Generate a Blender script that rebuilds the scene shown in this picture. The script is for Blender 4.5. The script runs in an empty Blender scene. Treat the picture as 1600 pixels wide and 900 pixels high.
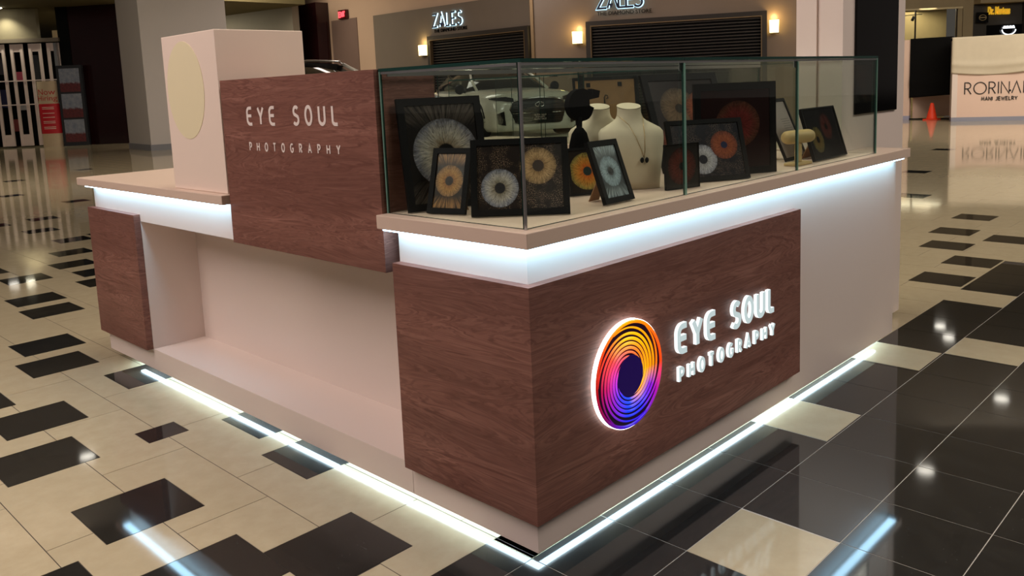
import bpy, bmesh, math, random
from mathutils import Matrix, Vector
random.seed(7)
C = bpy.context.scene.collection
PI = math.pi

# ------------------------------------------------------------------ camera
cd = bpy.data.cameras.new('camera'); cam = bpy.data.objects.new('camera', cd); C.objects.link(cam)
cd.sensor_fit = 'HORIZONTAL'; cd.sensor_width = 36.0
cd.lens = 36.0 * 1309.1652 / 1600.0
cd.shift_x = (800 - 804.0058) / 1600.0
cd.shift_y = (318.0413 - 450.0) / 1600.0
cd.clip_start = 0.05; cd.clip_end = 200
RC = Matrix(((0.694271, 0.127455, -0.708339), (-0.718531, 0.066336, -0.692324), (-0.041252, 0.989624, 0.137635)))
cam.matrix_world = Matrix.Translation((-1.47934, -1.40984, 1.28648)) @ RC.to_4x4()
bpy.context.scene.camera = cam

# ------------------------------------------------------------------ world, exposure, large lights
sc = bpy.context.scene
sc.view_settings.view_transform = 'Standard'; sc.view_settings.look = 'None'
sc.view_settings.gamma = 1.0; sc.view_settings.use_curve_mapping = False
sc.view_settings.exposure = 0.0
w = bpy.data.worlds.new('hall_ambient'); sc.world = w; w.use_nodes = True
w.node_tree.nodes['Background'].inputs[0].default_value = (0.95, 0.80, 0.70, 1)
w.node_tree.nodes['Background'].inputs[1].default_value = 0.07

def area(name, loc, target, size, power, col, sy=None):
    l = bpy.data.lights.new(name, 'AREA'); l.energy = power; l.color = col
    l.shape = 'RECTANGLE'; l.size = size; l.size_y = sy or size
    o = bpy.data.objects.new(name, l); C.objects.link(o); o.location = loc
    o.rotation_euler = (Vector(target) - Vector(loc)).to_track_quat('-Z', 'Y').to_euler()
    return o
area('added_hall_light', (-3.5, 2.2, 4.6), (0.0, 1.3, 0.7), 3.2, 215, (1.0, 0.84, 0.79))  # added area lights in place of hall lighting; no such panels hang here
area('added_hall_light', (1.6, -4.0, 5.4), (1.2, 0.0, 0.4), 2.5, 135, (1.0, 0.87, 0.79))
area('added_hall_light', (1.6, 1.8, 5.8), (1.6, 1.8, 0.0), 2.5, 150, (1.0, 0.90, 0.72))
area('added_hall_light', (17.5, 2.0, 5.8), (20.5, 4.5, 0.0), 5.0, 640, (1.0, 0.89, 0.76))
area('added_hall_light', (9.0, -3.0, 5.8), (9.0, -1.0, 0.0), 5.0, 560, (1.0, 0.91, 0.80))
area('added_hall_light', (11.5, 15.0, 5.8), (14.5, 15.0, 0.8), 5.0, 400, (1.0, 0.84, 0.74))
area('added_hall_light', (1.0, 14.0, 5.8), (2.5, 19.0, 0.0), 4.0, 560, (1.0, 0.86, 0.70))

area('added_hall_light', (12.0, 24.0, 5.8), (14.5, 27.0, 2.0), 3.0, 420, (1.0, 0.86, 0.66))  # added to lift the dark bay beyond the column
area('added_bay_light', (11.8, 29.5, 4.36), (12.2, 29.5, 0.0), 2.5, 420, (1.0, 0.90, 0.66))  # added under the low ceiling to brighten the bay's wall and underside

# ------------------------------------------------------------------ materials
def srgb(r, g, b):
    f = lambda c: (c / 255 / 12.92) if c / 255 <= 0.04045 else ((c / 255 + 0.055) / 1.055) ** 2.4
    return (f(r), f(g), f(b), 1)
class NT:
    def __init__(s, name):
        s.m = bpy.data.materials.new(name); s.m.use_nodes = True; s.t = s.m.node_tree; s.t.nodes.clear()
        s.out = s.n('ShaderNodeOutputMaterial')
    def n(s, typ, **kw):
        nd = s.t.nodes.new(typ)
        for k, v in kw.items():
            if isinstance(k, str) and k.startswith('i_'):
                key = k[2:]; key = int(key) if key.isdigit() else key.replace('_', ' ')
                s.set(nd, key, v)
            else: setattr(nd, k, v)
        return nd
    def set(s, nd, key, v):
        sk = nd.inputs[key]
        if hasattr(v, 'links') or hasattr(v, 'is_linked'): s.t.links.new(v, sk)
        else: sk.default_value = v
    def math(s, op, a, b=0.0, c=0.0, clamp=False):
        nd = s.n('ShaderNodeMath', operation=op, use_clamp=clamp); s.set(nd, 0, a); s.set(nd, 1, b)
        if op in ('SMOOTH_MIN', 'MULTIPLY_ADD', 'WRAP', 'COMPARE'): s.set(nd, 2, c)
        return nd.outputs[0]
    def mix(s, fac, a, b, blend='MIX'):
        nd = s.n('ShaderNodeMix', data_type='RGBA', blend_type=blend)
        s.set(nd, 0, fac); s.set(nd, 6, a); s.set(nd, 7, b); return nd.outputs[2]
    def ramp(s, fac, stops, interp='LINEAR'):
        nd = s.n('ShaderNodeValToRGB'); r = nd.color_ramp; r.interpolation = interp
        r.elements[0].position, r.elements[0].color = stops[0]
        r.elements[1].position, r.elements[1].color = stops[-1]
        for p, c in stops[1:-1]: e = r.elements.new(p); e.color = c
        s.set(nd, 0, fac); return nd.outputs[0]
    def smooth(s, x, a, b):
        nd = s.n('ShaderNodeMapRange', interpolation_type='SMOOTHSTEP'); s.set(nd, 0, x); nd.inputs[1].default_value = a; nd.inputs[2].default_value = b
        return nd.outputs[0]
    def pbsdf(s, col, rough=0.5, metal=0.0, spec=0.5, emit=None, estr=0.0, normal=None, coat=0.0):
        b = s.n('ShaderNodeBsdfPrincipled'); s.set(b, 'Base Color', col); s.set(b, 'Roughness', rough); s.set(b, 'Metallic', metal)
        s.set(b, 'Specular IOR Level', spec)
        if emit is not None: s.set(b, 'Emission Color', emit); s.set(b, 'Emission Strength', estr)
        if normal is not None: s.set(b, 'Normal', normal)
        if coat: s.set(b, 'Coat Weight', coat); s.set(b, 'Coat Roughness', 0.08)
        s.t.links.new(b.outputs[0], s.out.inputs[0]); return s.m
    def bump(s, h, strength=0.2, dist=0.01):
        nd = s.n('ShaderNodeBump'); s.set(nd, 'Height', h); nd.inputs['Strength'].default_value = strength; nd.inputs['Distance'].default_value = dist
        return nd.outputs[0]
    def noise(s, vec, scale=5, detail=3, rough=0.5, dist=0.0):
        nd = s.n('ShaderNodeTexNoise'); s.set(nd, 'Vector', vec); s.set(nd, 'Scale', scale); s.set(nd, 'Detail', detail)
        s.set(nd, 'Roughness', rough); s.set(nd, 'Distortion', dist); return nd.outputs[0]
    def pos(s): return s.n('ShaderNodeNewGeometry').outputs['Position']
    def obj(s): return s.n('ShaderNodeTexCoord').outputs['Object']
    def uv(s): return s.n('ShaderNodeTexCoord').outputs['UV']
    def sep(s, v): nd = s.n('ShaderNodeSeparateXYZ'); s.set(nd, 0, v); return nd.outputs
    def comb(s, x, y, z=0.0): nd = s.n('ShaderNodeCombineXYZ'); s.set(nd, 0, x); s.set(nd, 1, y); s.set(nd, 2, z); return nd.outputs[0]

def plain(name, rgb, rough=0.5, metal=0.0, spec=0.5, var=0.06, scale=6.0, coat=0.0):
    t = NT(name); n = t.noise(t.obj(), scale, 3)
    c = srgb(*rgb); d = tuple(x * (1 - var * 2) for x in c[:3]) + (1,)
    return t.pbsdf(t.mix(n, d, c), rough, metal, spec, coat=coat)
def emit(name, rgb, strength):
    t = NT(name); e = t.n('ShaderNodeEmission'); e.inputs[0].default_value = rgb if len(rgb) == 4 else tuple(rgb) + (1,); e.inputs[1].default_value = strength
    t.t.links.new(e.outputs[0], t.out.inputs[0]); return t.m

def wood_mat():
    t = NT('walnut_laminate'); x, y, z = t.sep(t.pos()); u = t.math('ADD', x, y)
    v = t.comb(t.math('MULTIPLY', u, 1.1), t.math('MULTIPLY', z, 9.0), 0.3)
    warp = t.noise(v, 1.3, 4, 0.55, 1.2)
    g = t.noise(t.comb(t.math('MULTIPLY', u, 2.0), t.math('ADD', t.math('MULTIPLY', z, 55.0), t.math('MULTIPLY', warp, 18.0)), 1.0), 1.0, 5, 0.6)
    rings = t.math('SINE', t.math('MULTIPLY', t.math('ADD', warp, t.math('MULTIPLY', z, 0.6)), 95.0))
    rings = t.smooth(rings, 0.25, 1.0)
    fine = t.noise(t.comb(t.math('MULTIPLY', u, 14.0), t.math('MULTIPLY', z, 420.0), 2.0), 1.0, 2, 0.5)
    base = t.ramp(g, [(0.30, srgb(108, 69, 59)), (0.48, srgb(136, 92, 80)), (0.70, srgb(160, 114, 100))])
    band = t.smooth(t.noise(t.comb(t.math('MULTIPLY', u, .55), t.math('MULTIPLY', z, 7.5), 4.0), 1.0, 2, .5), .35, .65)
    base = t.mix(t.math('MULTIPLY', t.math('SUBTRACT', 1.0, band), .45), base, srgb(100, 64, 55))
    c = t.mix(t.math('MULTIPLY', rings, .40), base, srgb(94, 59, 51))
    c = t.mix(t.math('MULTIPLY', t.smooth(fine, .55, .75), .35), c, srgb(158, 106, 90))
    return t.pbsdf(c, 0.45, 0, 0.35, normal=t.bump(fine, .06, .002))
def laminate_mat(name, rgb, rough=0.32, spec=0.5):
    t = NT(name); n = t.noise(t.pos(), 1.7, 3); c = srgb(*rgb)
    return t.pbsdf(t.mix(n, tuple(k * .94 for k in c[:3]) + (1,), c), rough, 0, spec, normal=t.bump(t.noise(t.pos(), 90, 2), .015, .001))
def tile_mat(name, rgb, rgb2, rough, spec, dark=False):
    t = NT(name); p = t.pos(); rnd = t.n('ShaderNodeObjectInfo').outputs['Random']
    n = t.noise(p, 14, 6, .65); m = t.noise(p, 2.2, 3)
    c = t.mix(t.smooth(n, .2, .85), srgb(*rgb2), srgb(*rgb))
    c = t.mix(t.math('MULTIPLY', rnd, .28), c, tuple(k * (.55 if dark else .80) for k in srgb(*rgb)[:3]) + (1,))
    if dark:
        sc_ = t.noise(t.comb(t.math('MULTIPLY', t.sep(p)[0], 40), t.math('MULTIPLY', t.sep(p)[1], 9), 0.0), 1, 4, .7)
        c = t.mix(t.math('MULTIPLY', t.smooth(sc_, .62, .82), .22), c, srgb(120, 120, 118))
        speck = t.noise(p, 160, 1); c = t.mix(t.math('MULTIPLY', t.smooth(speck, .76, .80), .3), c, srgb(150, 150, 145))
    r = t.math('ADD', t.math('MULTIPLY', m, .05), rough - .02)
    return t.pbsdf(c, r, 0, spec, normal=t.bump(t.noise(p, 1.6, 2), .03, .012))
def glass_mat():
    t = NT('clear_case_glass'); ge = t.n('ShaderNodeNewGeometry'); dp = t.n('ShaderNodeVectorMath', operation='DOT_PRODUCT')
    t.set(dp, 0, ge.outputs['Incoming']); t.set(dp, 1, ge.outputs['Normal'])
    fz_ = t.math('MULTIPLY_ADD', t.math('POWER', t.math('SUBTRACT', 1.0, t.math('ABSOLUTE', dp.outputs['Value'])), 5.0), .96, .04)
    tr = t.n('ShaderNodeBsdfTransparent'); tr.inputs[0].default_value = (.93, .96, .94, 1)
    gl = t.n('ShaderNodeBsdfGlossy'); gl.inputs['Roughness'].default_value = .01; gl.inputs[0].default_value = (.95, 1, .98, 1)
    mx = t.n('ShaderNodeMixShader'); t.set(mx, 0, fz_); t.set(mx, 1, tr.outputs[0]); t.set(mx, 2, gl.outputs[0])
    t.t.links.new(mx.outputs[0], t.out.inputs[0]); return t.m

MW = wood_mat()
MWHITE = laminate_mat('white_laminate', (232, 216, 206))
MTOP = laminate_mat('cream_counter_laminate', (222, 198, 180), 0.38)
MBLOCK = laminate_mat('blush_laminate', (244, 224, 208), 0.45)
MLED = emit('cool_white_led', (.45, .76, 1.0), 13.0)
MLEDB = emit('cool_white_floor_led', (.56, .83, 1.0), 20.0)
MGLASS = glass_mat()
MEDGE = plain('green_glass_edge', (26, 60, 54), .15, 0, .6)
MALU = plain('brushed_aluminium', (190, 190, 192), .3, .9)
MBLK = plain('black_frame_paint', (9, 9, 11), .6, 0, .15)
MBLKV = plain('black_velvet', (10, 10, 12), .95, 0, .1)
MDARK = plain('dark_plastic', (22, 22, 24), .5)
MSCREEN = plain('black_screen_glass', (3, 3, 4), .12, 0, .3, 0)
MCREAM = plain('cream_linen', (214, 204, 178), .85, 0, .2, .05, 60)
MKRAFT = plain('brown_fibreboard', (158, 120, 84), .8, 0, .2, .08, 20)
MPINE = plain('pale_pine_wood', (204, 178, 122), .55, 0, .4, .12, 18)
MGOLD = plain('fine_gold_chain', (190, 160, 110), .3, .9)
MDISC = plain('cream_diffuser_panel', (238, 226, 188), .5, 0, .4, .02)
MWD = laminate_mat('off_white_lettering', (240, 226, 218), .45)

# ------------------------------------------------------------------ mesh helpers
_M = {}
class MB:
    def __init__(s): s.v = []; s.f = []; s.mi = []; s.uvs = {}; s.sm = set()
    def face(s, vs, mi=0, uv=None, smooth=False):
        i = len(s.v); s.v += [tuple(p) for p in vs]; s.f.append(tuple(range(i, i + len(vs)))); s.mi.append(mi)
        if uv: s.uvs[len(s.f) - 1] = uv
        if smooth: s.sm.add(len(s.f) - 1)
    def box(s, x0, x1, y0, y1, z0, z1, mi=0, M=None, skip=()):
        P = [(x0, y0, z0), (x1, y0, z0), (x1, y1, z0), (x0, y1, z0), (x0, y0, z1), (x1, y0, z1), (x1, y1, z1), (x0, y1, z1)]
        if M is not None: P = [tuple(M @ Vector(p)) for p in P]
        i = len(s.v); s.v += P
        for k, f in dict(b=(3, 2, 1, 0), t=(4, 5, 6, 7), f=(0, 1, 5, 4), k=(2, 3, 7, 6), l=(3, 0, 4, 7), r=(1, 2, 6, 5)).items():
            if k in skip: continue
            s.f.append(tuple(i + j for j in f)); s.mi.append(mi[k] if isinstance(mi, dict) and k in mi else (mi.get('*', 0) if isinstance(mi, dict) else mi))
        return s
    def grid(s, rows, closed=False, mi=0, smooth=True, cap=(False, False)):
        n = len(rows[0]); i = len(s.v)
        for r in rows: s.v += [tuple(p) for p in r]
        for a in range(len(rows) - 1):
            for b in range(n if closed else n - 1):
                b2 = (b + 1) % n
                s.f.append((i + a * n + b, i + a * n + b2, i + (a + 1) * n + b2, i + (a + 1) * n + b)); s.mi.append(mi)
                if smooth: s.sm.add(len(s.f) - 1)
        if cap[0]: s.f.append(tuple(i + b for b in reversed(range(n)))); s.mi.append(mi)
        if cap[1]: s.f.append(tuple(i + (len(rows) - 1) * n + b for b in range(n))); s.mi.append(mi)
        return s
    def lathe(s, prof, c=(0, 0, 0), n=24, mi=0, axis='z', M=None, sx=1, sy=1):
        rows = []
        for r, h in prof:
            row = []
            for k in range(n):
                a = 2 * PI * k / n; x, y = r * math.cos(a) * sx, r * math.sin(a) * sy
                p = (x, y, h) if axis == 'z' else ((h, x, y) if axis == 'x' else (y, h, x))
                p = Vector(p)
                if M is not None: p = M @ p
                row.append((p.x + c[0], p.y + c[1], p.z + c[2]))
            rows.append(row)
        return s.grid(rows, True, mi, True, (prof[0][0] > 1e-5, prof[-1][0] > 1e-5))
    def tube(s, pts, r, n=8, mi=0, cap=True):
        pts = [Vector(p) for p in pts]; rows = []; up = Vector((0.13, 0.21, 1)).normalized()
        for i, p in enumerate(pts):
            d = (pts[min(i + 1, len(pts) - 1)] - pts[max(i - 1, 0)]).normalized()
            a = d.cross(up)
            if a.length < 1e-4: a = d.cross(Vector((1, 0, 0)))
            a.normalize(); b = d.cross(a).normalized(); rr = r[i] if isinstance(r, (list, tuple)) else r
            rows.append([p + a * rr * math.cos(2 * PI * k / n) + b * rr * math.sin(2 * PI * k / n) for k in range(n)])
        return s.grid(rows, True, mi, True, (cap, cap))
    def prism(s, poly, fn, d0, d1, mi=0, mside=None):
        n = len(poly); ms = mi if mside is None else mside
        a = [fn(u, v, d0) for u, v in poly]; b = [fn(u, v, d1) for u, v in poly]
        s.face(a, mi); s.face(list(reversed(b)), ms)
        for k in range(n): s.face([a[k], b[k], b[(k + 1) % n], a[(k + 1) % n]], ms)
        return s
    def build(s, name, mats, parent=None, loc=None, rot=None, weld=False, bevel=0.0, local=False):
        me = bpy.data.meshes.new(name); o = bpy.data.objects.new(name, me); C.objects.link(o)
        if parent is not None:
            T = _M.get(parent.name, Matrix()); _M[o.name] = T; o.parent = parent
        else:
            T = Matrix.Translation(loc or (0, 0, 0))
            if rot: T = T @ rot
            o.matrix_world = T; _M[o.name] = T
        Ti = T.inverted()
        vs = s.v if local else [tuple(Ti @ Vector(p)) for p in s.v]
        me.from_pydata(vs, [], s.f)
        for m in (mats if isinstance(mats, (list, tuple)) else [mats]): me.materials.append(m)
        for p, i in zip(me.polygons, s.mi): p.material_index = i
        if s.sm:
            for i in s.sm: me.polygons[i].use_smooth = True
        if s.uvs:
            ul = me.uv_layers.new(name='UVMap')
            for fi, uv in s.uvs.items():
                for li, c in zip(me.polygons[fi].loop_indices, uv): ul.data[li].uv = c
        bm = bmesh.new(); bm.from_mesh(me)
        if weld: bmesh.ops.remove_doubles(bm, verts=bm.verts, dist=1e-5)
        bmesh.ops.recalc_face_normals(bm, faces=bm.faces)
        bm.to_mesh(me); bm.free(); me.update()
        if bevel:
            md = o.modifiers.new('bevel', 'BEVEL'); md.width = bevel; md.segments = 2; md.limit_method = 'ANGLE'; md.angle_limit = .7
        return o
def box(name, mats, x0, x1, y0, y1, z0, z1, parent=None, bevel=0.0, mi=0, loc=None):
    return MB().box(x0, x1, y0, y1, z0, z1, mi).build(name, mats, parent, loc=loc, bevel=bevel)
def thing(name, label, cat, loc=(0, 0, 0), rz=0.0, group=None):
    o = bpy.data.objects.new(name, None); C.objects.link(o); o.empty_display_size = .1
    o.location = loc; o.rotation_euler = (0, 0, rz); o['label'] = label; o['category'] = cat
    if group: o['group'] = group
    _M[o.name] = Matrix.Translation(loc) @ Matrix.Rotation(rz, 4, 'Z'); return o
def tag(o, label, cat, group=None):
    o['label'] = label; o['category'] = cat
    if group: o['group'] = group
    return o
def struct(o): o['kind'] = 'structure'; return o

# ---- lettering from single strokes (unit cap height)
def arc(cx, cy, rx, ry, a0, a1, n=10): return [(cx + rx * math.cos(math.radians(a0 + (a1 - a0) * k / n)), cy + ry * math.sin(math.radians(a0 + (a1 - a0) * k / n))) for k in range(n + 1)]
GL = {
 'E': (.56, [[(.56, 1), (.28, 1)] + arc(.28, .72, .28, .28, 90, 180) + [(0, .28)] + arc(.28, .28, .28, .28, 180, 270) + [(.56, 0)], [(0, .52), (.52, .52)]]),
 'Y': (.62, [[(0, 1), (.31, .46), (.62, 1)], [(.31, .46), (.31, 0)]]),
 'S': (.52, [arc(.28, .75, .24, .25, 35, 225, 12) + arc(.24, .26, .28, .26, 45, -145, 12)]),
 'O': (.62, [arc(.31, .5, .31, .5, 90, 450, 28)]),
 'U': (.56, [[(0, 1), (0, .28)] + arc(.28, .28, .28, .28, 180, 360, 10) + [(.56, 1)]]),
 'L': (.46, [[(0, 1), (0, .2)] + arc(.2, .2, .2, .2, 180, 270, 6) + [(.46, 0)]]),
 'P': (.48, [[(0, 0), (0, 1), (.22, 1)] + arc(.22, .73, .26, .27, 90, -90, 10) + [(0, .46)]]),
 'H': (.58, [[(0, 0), (0, 1)], [(.58, 0), (.58, 1)], [(0, .52), (.58, .52)]]),
 'T': (.56, [[(0, 1), (.56, 1)], [(.28, 1), (.28, 0)]]),
 'G': (.6, [arc(.31, .5, .31, .5, 50, 330, 18) + [(.6, .45), (.36, .45)]]),
 'R': (.52, [[(0, 0), (0, 1), (.22, 1)] + arc(.22, .74, .26, .26, 90, -90, 10) + [(0, .48)], [(.22, .48), (.52, 0)]]),
 'A': (.64, [[(0, 0), (.32, 1), (.64, 0)], [(.12, .34), (.52, .34)]]),
 'Z': (.62, [[(0, 1), (.62, 1), (0, 0), (.62, 0)]]),
 'I': (.02, [[(.01, 0), (.01, 1)]]),
 'N': (.62, [[(0, 0), (0, 1), (.62, 0), (.62, 1)]]),
 'M': (.72, [[(0, 0), (.1, 1), (.36, .25), (.62, 1), (.72, 0)]]),
 'J': (.4, [[(.36, 1), (.36, .25)] + arc(.16, .22, .2, .22, 0, -150, 8)]),
 'W': (.86, [[(0, 1), (.22, 0), (.43, .8), (.64, 0), (.86, 1)]]),
 'X': (.56, [[(0, 1), (.56, 0)], [(0, 0), (.56, 1)]]),
 'C': (.56, [arc(.31, .5, .31, .5, 45, 315, 16)]),
 'D': (.58, [[(0, 0), (0, 1), (.2, 1)] + arc(.2, .5, .38, .5, 90, -90, 12) + [(0, 0)]]),
}
GL['O2'] = (1.0, [arc(.5, .5, .5, .5, 90, 450, 32)])
GL['E2'] = (.5, [[(.5, 1), (0, 1), (0, 0), (.5, 0)], [(0, .52), (.46, .52)]])
GL['A2'] = (.7, [[(0, 0), (.35, 1), (.7, 0)]])
GL['L2'] = (.46, [[(0, 1), (0, 0), (.46, 0)]])
def stroke_poly(mb, pts, w, fn, d0, d1, mi, ms):
    pts = [p for i, p in enumerate(pts) if i == 0 or math.hypot(p[0] - pts[i - 1][0], p[1] - pts[i - 1][1]) > 1e-6]
    closed = math.hypot(pts[0][0] - pts[-1][0], pts[0][1] - pts[-1][1]) < 1e-4
    if closed: pts = pts[:-1]
    n = len(pts); L = []; Rr = []
    for i, p in enumerate(pts):
        a = pts[i - 1] if (i > 0 or closed) else None; b = pts[(i + 1) % n] if (i < n - 1 or closed) else None
        def nrm(p, q): l = math.hypot(q[0] - p[0], q[1] - p[1]) or 1; return (-(q[1] - p[1]) / l, (q[0] - p[0]) / l)
        if a is None: m = nrm(p, b); k = 1
        elif b is None: m = nrm(a, p); k = 1
        else:
            n1, n2 = nrm(a, p), nrm(p, b); m = (n1[0] + n2[0], n1[1] + n2[1]); l = math.hypot(*m) or 1; m = (m[0] / l, m[1] / l)
            k = 1 / max(.45, m[0] * n1[0] + m[1] * n1[1])
        L.append((p[0] + m[0] * w / 2 * k, p[1] + m[1] * w / 2 * k)); Rr.append((p[0] - m[0] * w / 2 * k, p[1] - m[1] * w / 2 * k))
    rng = range(n if closed else n - 1)
    for i in rng:
        j = (i + 1) % n
        mb.face([fn(*L[i], d0), fn(*Rr[i], d0), fn(*Rr[j], d0), fn(*L[j], d0)], mi)
        mb.face([fn(*L[i], d1), fn(*L[j], d1), fn(*Rr[j], d1), fn(*Rr[i], d1)], ms)
        mb.face([fn(*L[i], d0), fn(*L[j], d0), fn(*L[j], d1), fn(*L[i], d1)], ms)
        mb.face([fn(*Rr[j], d0), fn(*Rr[i], d0), fn(*Rr[i], d1), fn(*Rr[j], d1)], ms)
    if not closed:
        for i in (0, n - 1): mb.face([fn(*L[i], d0), fn(*L[i], d1), fn(*Rr[i], d1), fn(*Rr[i], d0)], ms)
def lettering(text, width, h, sw, fn, d0, d1, mats, parent, alt={}, wf=1.0, name='letter', space=.5, one=None):
    """text laid from u=0 to u=width at cap height h; fn(u,v,d)->world; each letter an object of its own"""
    gl = [alt.get(c, c) for c in text]; hs = h
    wid = [GL[g][0] * hs * wf if c != ' ' else space * hs for c, g in zip(text, gl)]
    ng = len(text) - 1; g = (width - sum(wid) - sw) / ng; u = sw / 2; objs = []; mbs = one
    for c, gn, wd in zip(text, gl, wid):
        if c != ' ':
            mb = one or MB()
            for si, st in enumerate(GL[gn][1]):
                stroke_poly(mb, [(u + x * hs * wf, sw / 2 + y * (h - sw)) for x, y in st], sw, fn, d0 + .0003 * si, d1, 0, 1)
            if one is None: objs.append(mb.build(name, mats, parent))
        u += wd + g
    return objs
def font_mesh(text, size, fn, d0, mats, parent, name, extrude=0.0, offset=0.0, align='LEFT', sx=1.0, spacing=1.0):
    cu = bpy.data.curves.new('tmp', 'FONT'); cu.body = text; cu.size = size; cu.extrude = extrude; cu.offset = offset; cu.align_x = align
    cu.resolution_u = 3; cu.space_character = spacing
    to = bpy.data.objects.new('tmp', cu); C.objects.link(to)
    dg = bpy.context.evaluated_depsgraph_get(); me = to.evaluated_get(dg).to_mesh()
    mb = MB()
    for p in me.polygons: mb.face([fn(me.vertices[i].co.x * sx, me.vertices[i].co.y, d0 + (-me.vertices[i].co.z)) for i in p.vertices])
    to.evaluated_get(dg).to_mesh_clear(); bpy.data.objects.remove(to); bpy.data.curves.remove(cu)
    return mb.build(name, mats, parent)
def plane_fn(P, U, Nn):
    """P origin, U unit direction of reading, Nn outward normal; depth d goes out of the wall"""
    P = Vector(P); U = Vector(U).normalized(); Nn = Vector(Nn).normalized()
    return lambda u, v, d: P + U * u + Vector((0, 0, v)) + Nn * d

# ------------------------------------------------------------------ floor
MTW = tile_mat('cream_polished_tile', (194, 181, 152), (183, 169, 140), .055, .5)
MTB = tile_mat('black_polished_tile', (42, 42, 41), (30, 30, 30), .045, .5, True)
MGD = plain('dark_grout', (58, 50, 42), .8)
MGLT = plain('pale_grout', (196, 190, 180), .8)
fl = MB()
XS = [-30, .061, 4.4, 48]; YS = [-30, .087, .24, 60]
for i in range(3):
    for j in range(3):
        black = (j == 0 and i < 2) or (j == 1 and i == 0)
        fl.face([(XS[i], YS[j], -.0010), (XS[i + 1], YS[j], -.0010), (XS[i + 1], YS[j + 1], -.0010), (XS[i], YS[j + 1], -.0010)], 1 if black else 0)
fl.box(-30, 48, -30, 60, -.2, -.02, 0)
floor = struct(fl.build('floor', [MGD, MGLT]))
TS = .303; G = .0028
def sub(rects, c):
    out = []
    for a0, a1, b0, b1 in rects:
        c0, c1, e0, e1 = max(a0, c[0]), min(a1, c[1]), max(b0, c[2]), min(b1, c[3])
        if c0 >= c1 or e0 >= e1: out.append((a0, a1, b0, b1)); continue
        if a0 < c0: out.append((a0, c0, b0, b1))
        if c1 < a1: out.append((c1, a1, b0, b1))
        if b0 < e0: out.append((c0, c1, b0, e0))
        if e1 < b1: out.append((c0, c1, e1, b1))
    return [r for r in out if r[1] - r[0] > .004 and r[3] - r[2] > .004]
S = .3015
blacks = [(-.562, 3.39), (-.342, 2.967), (-.107, 2.43), (-.655, 2.218), (-.774, 1.76), (-.692, 1.098), (-.712, .552), (-1.083, .77), (-.411, .394), (-.008, 1.44), (-.076, 1.0),
          (.052, 4.645), (.018, 4.21), (-.26, 3.388), (.221, 5.458), (.662, 5.765), (.85, 6.37), (1.113, 8.09), (1.438, 9.1), (1.105, 7.12), (.68, 5.26), (.57, 4.85), (-.81, 2.64), (.076, 6.02), (.9, 9.0), (1.456, 7.2),
          (-1.39, 2.12), (-1.72, 1.3), (-1.9, 3.2), (-1.2, 4.4), (-.62, 5.6), (.2, 7.4), (-.3, 8.7), (2.3, 10.6), (2.0, 12.4), (3.3, 13.0), (.6, 11.2), (2.8, 15.2), (4.4, 16.4),
          (5.525, .535), (4.92, .405), (4.435, .10), (3.83, .10), (5.37, .10), (5.37, -.2), (5.67, -.2), (6.3, .6), (6.9, -.4), (7.4, 1.5), (8.3, .3), (9.6, 2.2), (5.2, -.9), (6.0, -1.2), (7.7, -.9), (6.1, 1.5), (11.2, .8), (10.3, -.6), (12.9, 2.9), (13.8, 1.2)]
blacks[0] = (-.30, 1.74)
B = [(x, x + S, y, y + S) for x, y in blacks[1:]] + [(-.30, -.145, 1.74, 1.88)]
def in_black_zone(x, y):
    if x < .061: return y < .24
    if y < .087: return x < 4.72 or (x < 5.02 and y < -.2) or (y < -.5 and x < 5.9) or (y < -.8 and x < 7.0)
    return .061 < x < .365 and y < .24
whites = []
WZ = (3.474, 3.77, -.213, .088)
WB = [(.365, .667, -.513, -.213), (1.283, 1.583, -.207, .085), (2.209, 2.509, -.206, .085), (2.513, 2.815, -.513, -.213), WZ, (-.35, -.05, -.82, -.52), (1.9, 2.2, -1.42, -1.12), (3.1, 3.4, -.82, -.52), (4.0, 4.3, -1.1, -.8), (3.75, 4.05, -2.0, -1.7)]
black_tiles = list(B); white_tiles = []
g2 = G / 2
# black field: one tile pitch in both directions
kx0 = int((-3 - .063) / .3045) - 1
for i in range(-14, 24):
    for j in range(-14, 2):
        x0 = .063 + .3045 * i; y0 = -.213 + .3 * j
        r = (x0, x0 + .3045, y0, y0 + .3)
        if not in_black_zone(x0 + .15, y0 + .15): continue
        if j == 1: continue
        ps = [(r[0] + g2, r[1] - g2, r[2] + g2, r[3] - g2)]
        for c in WB: ps = sub(ps, c)
        if ps: black_tiles.append(ps)
for j in (1,):
    for i in range(-12, 0):
        x0 = .063 + .3045 * i; ps = [(x0 + g2, x0 + .3045 - g2, .087 + g2, .24 - g2)]
        black_tiles.append(ps)
black_tiles.append([(.063 + g2, .365, .087 + g2, .24 - g2)])
for c in WB: white_tiles.append([(c[0] + g2, c[1] - g2, c[2] + g2, c[3] - g2)])
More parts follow.
